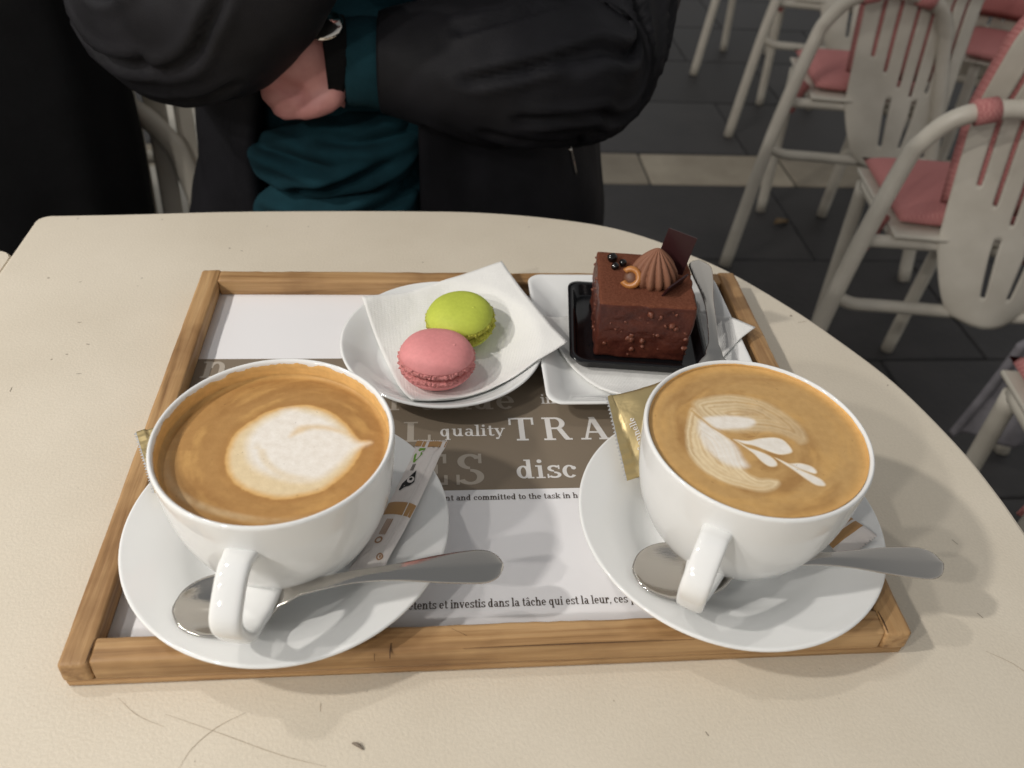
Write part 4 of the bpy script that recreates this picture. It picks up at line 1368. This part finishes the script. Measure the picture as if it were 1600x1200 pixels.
# ------------------------------------------------------------------ chairs
SHX = 0.080                            # the shell sits a little to one side of the tube
def u_to_x(u, z):                     # half width of the back shell at height z
    if z < 0.40: h = 0.038 + 0.077 * math.sqrt(max(0, (z - 0.27) / 0.13))
    else: h = 0.115 + 0.010 * math.sin((z - .40) * 4)
    if z > 0.72: h *= math.sqrt(max(0.05, 1 - ((z - 0.72) / 0.125) ** 2))
    return u * h
def shell_y(u, z): return 0.028 * (u * u) - 0.022 - 0.085 * max(0, (0.62 - z) / 0.34) ** 1.2 - 0.05 * max(0, (z - 0.62) / .2)
def make_chair(label):
    t = thing('metal_chair', label, 'chair', group='cream metal chairs with pink cushions')
    w = 0.155
    def arch(y, z): return (0, y, z)
    half = [(-0.225, -0.10, 0.0), (-0.184, -0.055, 0.32), (-0.142, -0.02, 0.52), (-0.124, -0.018, 0.575), (-0.084, -0.030, 0.625)]
    bmf = tube(half + [(0.0, -0.040, 0.645)] + [(-x, y, z) for x, y, z in reversed(half)], 0.0148, 16, 10)
    obj('back_frame', bmf, M_CHAIR, t)
    for s in (-1, 1):
        obj('leg', tube([(s * 0.085, 0.200, 0.0), (s * 0.093, 0.198, 0.22), (s * 0.100, 0.195, 0.395)], 0.0135, 14, 6), M_CHAIR, t)
        obj('side_rail', tube([(s * 0.095, -0.022, 0.395), (s * 0.100, 0.06, 0.395), (s * 0.100, 0.195, 0.395)], 0.012, 12, 6), M_CHAIR, t)
    obj('rung', tube([(-0.187, -0.060, 0.30), (-0.150, -0.056, 0.284), (-0.09, -0.050, 0.280), (0.09, -0.050, 0.280), (0.150, -0.056, 0.284), (0.187, -0.060, 0.30)], 0.0115, 12, 6), M_CHAIR, t)
    obj('rung', tube([(-0.170, -0.042, 0.40), (-0.12, -0.018, 0.392), (0.12, -0.018, 0.392), (0.170, -0.042, 0.40)], 0.0115, 12, 6), M_CHAIR, t)
    # pressed sheet back with long slots, fanning with the outline
    NU, NZ_ = 60, 64
    V, F = [], []
    z0, z1 = 0.275, 0.840
    def cell_open(u, z):
        for k_, us in enumerate((-.70, -.42, -.14, .14, .42, .70)):
            lo = (.545, .515, .490, .475, .485, .515)[k_]
            if abs(u - us) < .034 and lo - .04 < z < .76: return True
        for us in (-.25, .25):
            if abs(u - us) < .034 and .33 < z < .425: return True
        return False
    for i in range(NZ_ + 1):
        z = z0 + (z1 - z0) * i / NZ_
        for j in range(NU + 1):
            u = -1 + 2 * j / NU
            V.append((SHX + u_to_x(u, z), shell_y(u, z) + 0.02, z))
    for i in range(NZ_):
        for j in range(NU):
            if cell_open(-1 + 2 * (j + .5) / NU, z0 + (z1 - z0) * (i + .5) / NZ_): continue
            a = i * (NU + 1) + j
            F.append((a, a + 1, a + NU + 2, a + NU + 1))
    o = obj('back_shell', mesh_py('back_shell', V, F), M_CHAIR, t)
    sd = o.modifiers.new('thickness', 'SOLIDIFY'); sd.thickness = 0.004
    bm = box(-0.112, 0.135, -0.03, 0.225, 0.404, 0.412, 0.003, 2)
    obj('seat', bm, M_CHAIR, t)
    # cushion: seat pad and back pad joined, tied with ribbons
    def pad(nu, nv, f):
        bm = bmesh.new()
        g = [[[bm.verts.new(f(i / nu, j / nv, s)) for j in range(nv + 1)] for i in range(nu + 1)] for s in (-1, 1)]
        for s in (0, 1):
            for i in range(nu):
                for j in range(nv):
                    q = (g[s][i][j], g[s][i + 1][j], g[s][i + 1][j + 1], g[s][i][j + 1])
                    bm.faces.new(q)
        bmesh.ops.remove_doubles(bm, verts=bm.verts, dist=1e-5)
        bmesh.ops.recalc_face_normals(bm, faces=bm.faces)
        return bm
    def fs(a, b, s):
        q = (1 - abs(2 * a - 1) ** 4) ** .5 * (1 - abs(2 * b - 1) ** 4) ** .5
        return (-0.105 + 0.250 * a, -0.01 + 0.245 * b, 0.428 + s * 0.018 * q)
    cu = obj('cushion', pad(16, 16, fs), M_CUSH, t)
    def fb(a, b, s):
        q = (1 - abs(2 * a - 1) ** 4) ** .5 * (1 - abs(2 * b - 1) ** 4) ** .5
        z = 0.46 + 0.36 * b
        u = -1.02 + 2.04 * a
        return (SHX + u_to_x(u, z) * 1.03, shell_y(u, z) + 0.036 + s * 0.010 * q, z)
    obj('back_pad', pad(16, 16, fb), M_CUSH, cu)
    def ribbon(pts, w_):
        P = spline(pts, 6)
        V, F = [], []
        for i, p in enumerate(P):
            d = (P[min(i + 1, len(P) - 1)] - P[max(i - 1, 0)]).normalized()
            sdv = d.cross(Vector((0, 1, 0.2))); sdv.normalize()
            V += [p - sdv * w_, p + sdv * w_]
            if i: F.append((2 * i - 2, 2 * i, 2 * i + 1, 2 * i - 1))
        r = obj('ribbon', mesh_py('ribbon', V, F), M_CUSH, cu)
        m_ = r.modifiers.new('thickness', 'SOLIDIFY'); m_.thickness = 0.004
    for s in (-1, 1):
        P = []
        for k_ in range(13):
            a = k_ / 12 * 2 * math.pi
            P.append((s * 0.092 + 0.004 * math.sin(a), -0.039 + 0.021 * math.cos(a), 0.676 + 0.021 * math.sin(a)))
        bmr = tube([(s * 0.058 - 0.016, -0.0350 + s * .001, 0.6360 + s * .004), (s * 0.058 + 0.016, -0.0350 - s * .001, 0.6360 - s * .004)], [0.0195, 0.0175, 0.019], 16, 4)
        obj('ribbon', bmr, M_CUSH, cu)
        ribbon([(s * 0.118, 0.02, 0.425), (s * 0.138, 0.0, 0.395), (s * 0.150, -0.005, 0.365)], 0.014)
    return t
CH_YAW = math.radians(-35)
chair0 = make_chair('cream metal chair with pink cushion, second in the row beside the tables')
CHAIRS = [(0.827, 0.208, -8, 'cream metal chair whose leg stands closest to the rounded table end'),
          (0.867, 0.813, -8, 'cream metal chair with pink cushion, second in the row past the rounded table end'),
          (0.937, 1.408, -8, 'cream metal chair with slotted back beside the pale stone band'),
          (1.160, 2.154, -10, 'cream metal chair standing just beyond the pale stone band'),
          (1.177, 2.684, -10, 'cream metal chair farthest along the row past the pale stone band'),
          (1.56, 1.80, 150, 'cream metal chair turned to face the row of chairs')]
def put(o, x, y, deg, label):
    o.location = (x, y, FZ)
    o.rotation_euler = (0, 0, math.radians(deg))
    o['label'] = label
for i, a in enumerate(CHAIRS):
    put(chair0 if i == 0 else copy_tree(chair0), *a)
def strip_cushion(o):
    for ch in list(o.children):
        if ch.name.split('.')[0] == 'cushion':
            for g in list(ch.children): bpy.data.objects.remove(g)
            bpy.data.objects.remove(ch)
    return o
coat_chair = strip_cushion(copy_tree(chair0))
put(coat_chair, -0.530, 0.780, 4, 'cream metal chair with a black coat hung over it')
put(copy_tree(chair0), -0.10, 0.66, 180, 'cream metal chair under the person in the black jacket')
put(strip_cushion(copy_tree(chair0)), -0.420, 1.12, 10, 'cream metal chair standing behind the coat')

# grey cloth hanging from the chair by the table end
V, F = [], []
for i in range(25):
    for j in range(31):
        a, b = i / 24, j / 30
        z = -0.385 - 0.215 * b
        V.append((0.872 + 0.26 * a + 0.02 * b * (a - .5), 0.575 - 0.04 * a + 0.018 * math.sin(a * 15 + b) * (0.4 + b), z + 0.03 * math.sin(a * 5)))
for i in range(24):
    for j in range(30):
        q = i * 31 + j
        F.append((q, q + 31, q + 32, q + 1))
gc = obj('grey_cloth', mesh_py('grey_cloth', V, F), M_GREYC)
sd = gc.modifiers.new('thickness', 'SOLIDIFY'); sd.thickness = 0.012
tag(gc, 'pale grey cloth hanging beside the second chair of the row', 'cloth')

# dry leaf on the pavement
V = []
for i in range(9):
    a = i / 8
    for s in (-1, 0, 1):
        V.append((0.055 * (a - .5), s * 0.012 * math.sin(math.pi * a) ** .7, 0.004 + 0.006 * abs(s) + 0.004 * math.sin(a * 5)))
F = []
for i in range(8):
    for s in range(2):
        q = 3 * i + s
        F.append((q, q + 3, q + 4, q + 1))
lf = obj('dry_leaf', mesh_py('dry_leaf', V, F), mat('dry_leaf', (0.20, 0.13, 0.06), 0.8), loc=(0.915, 1.545, FZ), rot=(0, 0, 0.5))
sd = lf.modifiers.new('thickness', 'SOLIDIFY'); sd.thickness = 0.001
tag(lf, 'small dry brown leaf on the dark pavement', 'leaf')

# ------------------------------------------------------------------ black coat over the chair on the left
rings = []
for i in range(40):
    q = i / 39
    z = 0.155 - 0.75 * q
    wv = 0.22 + 0.03 * q + 0.02 * math.sin(q * 5)
    dp = 0.10 * min(1, (q + .02) / .12) ** .5 + 0.02 * q
    ring = []
    for k_ in range(72):
        a = 2 * math.pi * k_ / 72
        c, s = math.cos(a), math.sin(a)
        fold = 1 + 0.10 * math.sin(a * 9 + q * 3) * q + 0.05 * mnoise.noise(Vector((c * 3, s * 3, q * 4)))
        x = math.copysign(abs(c) ** .65, c) * wv * min(1, ((q + .01) / .06) ** .5) * (1 + 0.02 * math.sin(a * 7 + q * 6))
        ring.append((-0.672 + x, 0.715 + math.copysign(abs(s) ** .8, s) * dp * fold, z))
    rings.append(ring)
co = obj('black_coat', loft(rings), M_COAT)
tag(co, 'black coat draped over a cream chair beside the person', 'coat')

# ------------------------------------------------------------------ person with crossed arms
person = thing('person', 'seated person in open black padded jacket and teal jumper, arms crossed', 'person', (0, 0, 0))
def ell(cx, cy, z, rx, ry, n=48, p=2.3):
    o = []
    for k_ in range(n):
        a = 2 * math.pi * k_ / n
        c, s = math.cos(a), math.sin(a)
        o.append((cx + rx * math.copysign(abs(c) ** (2 / p), c), cy + ry * math.copysign(abs(s) ** (2 / p), s), z))
    return o
def merge(target, src):
    me = bpy.data.meshes.new('tmp'); src.to_mesh(me); src.free()
    target.from_mesh(me); bpy.data.meshes.remove(me)
def fuse(o, vox, smooth=6, wr=None):
    m_ = o.modifiers.new('fuse', 'REMESH'); m_.mode = 'VOXEL'; m_.voxel_size = vox; m_.use_smooth_shade = True
    m_ = o.modifiers.new('relax', 'SMOOTH'); m_.iterations = smooth; m_.factor = 0.5
    if wr:
        for sc, st in wr:
            tx = bpy.data.textures.new('wrinkle', 'CLOUDS'); tx.noise_scale = sc; tx.noise_depth = 2
            d = o.modifiers.new('wrinkle', 'DISPLACE'); d.texture = tx; d.strength = st; d.mid_level = .5; d.texture_coords = 'GLOBAL'
PX, PY = -0.060, 0.560
# body: pelvis, chest, neck, head, arms, legs in one continuous surface
B = bmesh.new()
merge(B, loft([ell(PX, PY, z, rx, ry) for z, rx, ry in ((-0.30, .14, .10), (-0.26, .165, .115), (-0.15, .155, .11), (-0.02, .145, .10), (0.10, .155, .105), (0.22, .165, .10), (0.28, .13, .08), (0.31, .06, .055))]))
merge(B, tube([(PX, PY + .01, 0.28), (PX, PY - .005, 0.36), (PX, PY - .015, 0.42)], [.058, .055, .058], 20))
merge(B, loft([ell(PX, PY - .02 + dy, z, rx, ry, p=2.1) for z, rx, ry, dy in ((0.385, .030, .040, -.03), (0.40, .048, .065, -.015), (0.44, .066, .085, -.005), (0.49, .075, .095, 0), (0.54, .078, .099, .004), (0.58, .070, .088, .008), (0.605, .05, .062, .01), (0.618, .02, .025, .01))]))
merge(B, tube([(PX, PY - .115, 0.505), (PX, PY - .130, 0.475), (PX, PY - .118, 0.458)], [.008, .015, .010], 12))
for s in (-1, 1): merge(B, loft([ell(PX + s * .077, PY - .005, z, .010, ry, 16) for z, ry in ((.465, .006), (.48, .017), (.51, .02), (.525, .008))]))
LARM = [(0.105, 0.565, 0.245), (0.145, 0.545, 0.12), (0.128, 0.455, 0.060), (0.03, 0.405, 0.072), (-0.085, 0.398, 0.084), (-0.128, 0.394, 0.084)]
RARM = [(-0.225, 0.565, 0.245), (-0.272, 0.535, 0.15), (-0.262, 0.430, 0.112), (-0.195, 0.372, 0.140), (-0.125, 0.350, 0.205), (-0.085, 0.352, 0.245)]
for A_ in (LARM, RARM): merge(B, tube(A_, [.050, .044, .042, .036, .028, .025], 18, 6))
for s in (-1, 1): merge(B, tube([(PX + s * .085, PY, -0.235), (PX + s * .11, PY - .20, -0.215), (PX + s * .11, PY - .42, -0.215), (PX + s * .105, PY - .44, -0.42), (PX + s * .10, PY - .42, -0.66), (PX + s * .10, PY - .50, -0.71)], [.085, .075, .062, .055, .045, .035], 18, 6))
# visible hand: palm and five bent fingers, thumb leaving the side of the palm
def hand(bm, wrist, palm, fingers, thumb):
    merge(bm, tube([wrist, palm[0], palm[1]], [(.024, .017), (.036, .017), (.042, .0155)], 18, 5, up=(0.2, -1, 0.1)))
    for pts, r in fingers + [thumb]:
        merge(bm, tube(pts, [r, r * .95, r * .88, r * .75], 12, 4))
FING = []
for k_, (dx, dz) in enumerate(((-0.008, 0.026), (-0.006, 0.009), (-0.002, -0.007), (0.006, -0.021))):
    b = Vector((-0.147 + dx, 0.3800, 0.070 + dz))
    FING.append(([b, b + Vector((-.020, -.004, -.006)), b + Vector((-.032, .006, -.006)), b + Vector((-.034, .022, .0))], 0.0088 - .0005 * k_))
hand(B, (-0.120, 0.392, 0.092), [(-0.132, 0.385, 0.086), (-0.145, 0.381, 0.068)], FING, ([(-0.122, 0.380, 0.074), (-0.120, 0.373, 0.062), (-0.134, 0.370, 0.054), (-0.150, 0.372, 0.047)], .0120))
# other hand tucked over the opposite arm
b0 = Vector((-0.085, 0.352, 0.245))
merge(B, tube([b0, b0 + Vector((.03, .004, .008)), b0 + Vector((.062, .010, .010))], [(.022, .017), (.036, .015), (.038, .013)], 16, 5, up=(0, -1, 0)))
for k_ in range(4):
    p = b0 + Vector((.060, .010, .036 - .020 * k_))
    merge(B, tube([p, p + Vector((.022, .004, 0)), p + Vector((.036, .018, 0)), p + Vector((.040, .034, 0))], .0088, 10, 4))
merge(B, tube([b0 + Vector((.02, 0, .025)), b0 + Vector((.034, -.008, .048)), b0 + Vector((.052, -.004, .060))], .0100, 10, 4))
bodyo = obj('body', B, M_SKIN, person)
fuse(bodyo, 0.0045, 3)
# jumper
T = bmesh.new()
def belly(z): 
    return 0.133 + 0.006 * math.sin((z + .1) * 9)
rings = []
for i in range(44):
    z = -0.27 + 0.545 * i / 43
    rx = 0.176 - 0.03 * max(0, (z - .2) / .08) ; ry = belly(z) if z < .2 else belly(.2) - .3 * (z - .2)
    ring = []
    for k_ in range(96):
        a = 2 * math.pi * k_ / 96
        c, s = math.cos(a), math.sin(a)
        f = 1 + 0.085 * math.sin(z * 70 + 1.8 * math.sin(a * 3) + c * 5) * max(0, -s) * math.exp(-((c + .35) / .3) ** 2) + 0.02 * mnoise.noise(Vector((c * 3, s * 3, z * 14)))
        ring.append((PX - 0.01 + rx * math.copysign(abs(c) ** .9, c) * f, PY + ry * s * f, z))
    rings.append(ring)
merge(T, loft(rings))
merge(T, tube(LARM[:5] + [(-0.113, 0.395, 0.084)], [.058, .052, .050, .046, .040, .037], 18, 6))
merge(T, tube(RARM[:5], [.058, .052, .050, .045, .040], 18, 6))
jm = obj('jumper', T, M_TEAL, person)
fuse(jm, 0.005, 1, [(0.03, 0.006)])
# jacket: back and sides with an open front, padded sleeves with creases
J = bmesh.new()
def crease(u, v, L):
    d = 0
    for (u0, v0), (u1, v1), dep, w_ in L:
        eu, ev = u1 - u0, v1 - v0
        t_ = min(max(((u - u0) * eu + (v - v0) * ev) / (eu * eu + ev * ev), 0), 1)
        q = math.hypot(u - u0 - t_ * eu, v - v0 - t_ * ev)
        fade = math.sin(math.pi * min(max(t_ * .9 + .05, 0), 1)) ** .5
        w_ = w_ * .75
        d -= dep * 1.3 * fade * math.exp(-(q / w_) ** 2)
        d += dep * .6 * fade * math.exp(-((q - w_ * 1.8) / (w_ * 1.1)) ** 2)
    return d
def sleeve(pts, radii, L, scale):
    P = spline(pts, 12)
    seg = 96
    prev = None
    rings = []
    length = 0
    for i, p in enumerate(P):
        d = (P[min(i + 1, len(P) - 1)] - P[max(i - 1, 0)]).normalized()
        # angle 0 of every ring faces the viewer side (-y), 90 degrees is up
        f = Vector((0, -1, 0)); f = (f - d * f.dot(d)).normalized()
        u = d.cross(f)
        if u.z < 0: u = -u
        if i: length += (p - P[i - 1]).length
        r = lerp_list(radii, i / (len(P) - 1))
        ring = []
        for k_ in range(seg):
            a = 2 * math.pi * k_ / seg
            vv_ = (a if a < math.pi else a - 2 * math.pi) * r
            dd = crease(length, vv_, L) + 0.0025 * mnoise.noise(Vector((length * 18, vv_ * 22, scale))) + 0.0012 * mnoise.noise(Vector((length * 60, vv_ * 40, scale)))
            rr_ = r + dd
            ring.append(p + f * rr_ * math.cos(a) + u * rr_ * math.sin(a))
        rings.append(ring)
    return loft(rings)
gapA, gapB = math.radians(-90 - 41), math.radians(-90 + 4)           # opening left for the jumper
rings = []
for i in range(90):
    z = -0.33 + 0.60 * i / 89
    q = max(0, (z - .16) / .11)
    ring = []
    n_ = 110
    for inner in (0, 1):
        for k_ in range(n_):
            t_ = k_ / (n_ - 1)
            if inner: t_ = 1 - t_
            flare = 0.05 * max(0, -z - .02)
            a = gapB + flare + (gapA + 2 * math.pi - flare * 1.4 - gapB - flare) * t_
            th_ = 0.0 if not inner else 0.016
            edge_r = min(t_, 1 - t_) * 40
            puff = 0.004 * math.sin(z * 30 + 2 * math.sin(a * 2)) + 0.006 * mnoise.noise(Vector((math.cos(a) * 3, math.sin(a) * 3, z * 5))) + 0.0025 * mnoise.noise(Vector((math.cos(a) * 9, math.sin(a) * 9, z * 16)))
            puff -= 0.006 * math.exp(-((edge_r - 1.6) / .35) ** 2)       # stitched facing beside the zip
            rx, ry = 0.218 + puff - th_ - .05 * q, 0.160 + puff - th_ - .03 * q
            if math.cos(a) < 0: rx *= 1 + 1.1 * max(0, .03 - max(z, -.16))   # the flap falls open over the chair
            else: rx *= 1 + .55 * max(0, .03 - max(z, -.16))
            ring.append((PX + rx * math.cos(a), PY + ry * math.sin(a), z))
    rings.append(ring)
merge(J, loft(rings))
rl = random.Random(4)
LC = [((.20, .02), (.31, -.05), .010, .007), ((.22, .07), (.33, .03), .009, .008), ((.18, -.04), (.29, -.08), .010, .007), ((.25, -.01), (.36, -.02), .008, .006), ((.14, .03), (.22, .09), .009, .008), ((.30, .05), (.40, .01), .007, .006),
      ((.29, -.06), (.38, -.04), .007, .006), ((.10, -.02), (.20, .0), .009, .008), ((.33, .09), (.41, .05), .006, .005), ((.36, -.09), (.43, -.05), .006, .005), ((.05, .05), (.14, .06), .008, .008), ((.20, .11), (.27, .07), .008, .007)]
merge(J, sleeve([(0.115, 0.57, 0.265), (0.157, 0.552, 0.16), (0.124, 0.458, 0.076), (0.090, 0.420, 0.074), (0.03, 0.400, 0.079), (-0.04, 0.396, 0.084), (-0.078, 0.397, 0.084)], [.066, .074, .068, .069, .066, .054, .043], LC, 1.0))
RCR = [((.18, .0), (.28, .06), .010, .007), ((.20, -.05), (.30, -.01), .010, .007), ((.14, .04), (.22, .09), .009, .008), ((.24, -.07), (.33, -.05), .008, .006), ((.26, .03), (.35, .07), .008, .006), ((.10, -.05), (.18, -.08), .009, .008), ((.08, .01), (.16, .02), .008, .008), ((.30, -.02), (.38, .01), .007, .006)]
merge(J, sleeve([(-0.235, 0.57, 0.265), (-0.283, 0.540, 0.16), (-0.266, 0.430, 0.122), (-0.222, 0.385, 0.128), (-0.185, 0.364, 0.154), (-0.145, 0.352, 0.192), (-0.112, 0.350, 0.224)], [.066, .074, .076, .073, .067, .056, .046], RCR, 5.0))
jk = obj('jacket', J, M_JACKET, person)
# the jumper bunches up over the lap below the hand
HC = [((.02, .03), (.09, .0), .010, .009), ((.04, -.03), (.13, -.01), .010, .008), ((.09, .03), (.16, .01), .009, .008), ((.01, -.01), (.06, -.05), .009, .008), ((.10, -.05), (.17, -.02), .010, .008)]
obj('bunched_hem', sleeve([(-0.208, 0.455, -0.034), (-0.188, 0.432, -0.026), (-0.148, 0.424, -0.020), (-0.105, 0.426, -0.012), (-0.075, 0.436, -0.005), (-0.048, 0.462, 0.002)], [.014, .028, .037, .041, .036, .020], HC, 9.0), M_TEAL, jm)
LAPC = [((.03, .02), (.10, -.01), .010, .009), ((.08, .0), (.16, .03), .010, .009), ((.12, -.04), (.19, -.01), .009, .008)]
obj('bunched_hem', sleeve([(-0.208, 0.465, -0.105), (-0.180, 0.438, -0.094), (-0.130, 0.426, -0.086), (-0.088, 0.432, -0.081), (-0.050, 0.462, -0.078)], [.022, .038, .044, .042, .024], LAPC, 13.0), M_TEAL, jm)
# cuff, watch, zip pull, collar lining
obj('ribbed_cuff', tube([(-0.076, 0.397, 0.084), (-0.066, 0.397, 0.084), (-0.056, 0.3965, 0.084)], [.0435, .0445, .047], 28, 4), M_JACKET, jk)
wt = obj('watch', tube([(-0.111, 0.3945, 0.090), (-0.120, 0.393, 0.091), (-0.129, 0.391, 0.091)], [.034, .0345, .033], 28, 4), M_COAT, person)
obj('watch_case', lathe([(0, .006), (.014, .005), (.016, .002), (.016, 0), (0, 0)], 32), M_STEEL, wt, loc=(-0.122, 0.380, 0.119), rot=(0.45, -0.2, 0))
zp = obj('zip_pull', tube([(0.111, 0.436, -0.012), (0.116, 0.437, -0.028), (0.121, 0.440, -0.044)], [.0018, .0024, .0018], 8, 5), M_STEEL, jk)
# trousers, hair
TR = bmesh.new()
for s in (-1, 1): merge(TR, tube([(PX + s * .08, PY + .03, -0.23), (PX + s * .11, PY - .20, -0.21), (PX + s * .11, PY - .42, -0.212), (PX + s * .105, PY - .445, -0.42), (PX + s * .10, PY - .425, -0.66)], [.098, .088, .076, .068, .060], 20, 6))
merge(TR, loft([ell(PX, PY, z, rx, ry) for z, rx, ry in ((-0.29, .15, .11), (-0.24, .178, .128), (-0.14, .172, .125))]))
tro = obj('trousers', TR, M_TROUS, person)
fuse(tro, 0.008, 3, [(0.06, 0.008)])
for s in (-1, 1):
    obj('shoe', tube([(PX + s * .10, PY - .39, -0.705), (PX + s * .10, PY - .46, -0.700), (PX + s * .10, PY - .56, -0.715), (PX + s * .10, PY - .60, -0.722)], [.036, .042, .036, .018], 18, 5), M_BLKP, person)
HB = loft([ell(PX, PY + .012, z, rx, ry, p=2.1) for z, rx, ry in ((0.44, .070, .07), (0.50, .086, .092), (0.56, .088, .100), (0.60, .076, .088), (0.625, .05, .058), (0.634, .015, .02))])
for v in HB.verts:
    if v.co.y < PY - .06: v.co.y = PY - .06 + (v.co.y - PY + .06) * (0.2 if v.co.z < .56 else 1.0)
    v.co += Vector((1, 1, 1)) * .006 * mnoise.noise(v.co * 40)
obj('hair', HB, M_HAIR, person)
for s in (-1, 1):
    bm = bmesh.new()
    bmesh.ops.create_icosphere(bm, subdivisions=2, radius=.0115)
    obj('eye', bm, M_PORC, person, loc=(PX + s * .031, PY - .107, 0.505))
obj('mouth', tube([(PX - .024, PY - .108, .436), (PX, PY - .115, .438), (PX + .024, PY - .108, .436)], [.002, .005, .002], 10, 5), M_RASP, person)
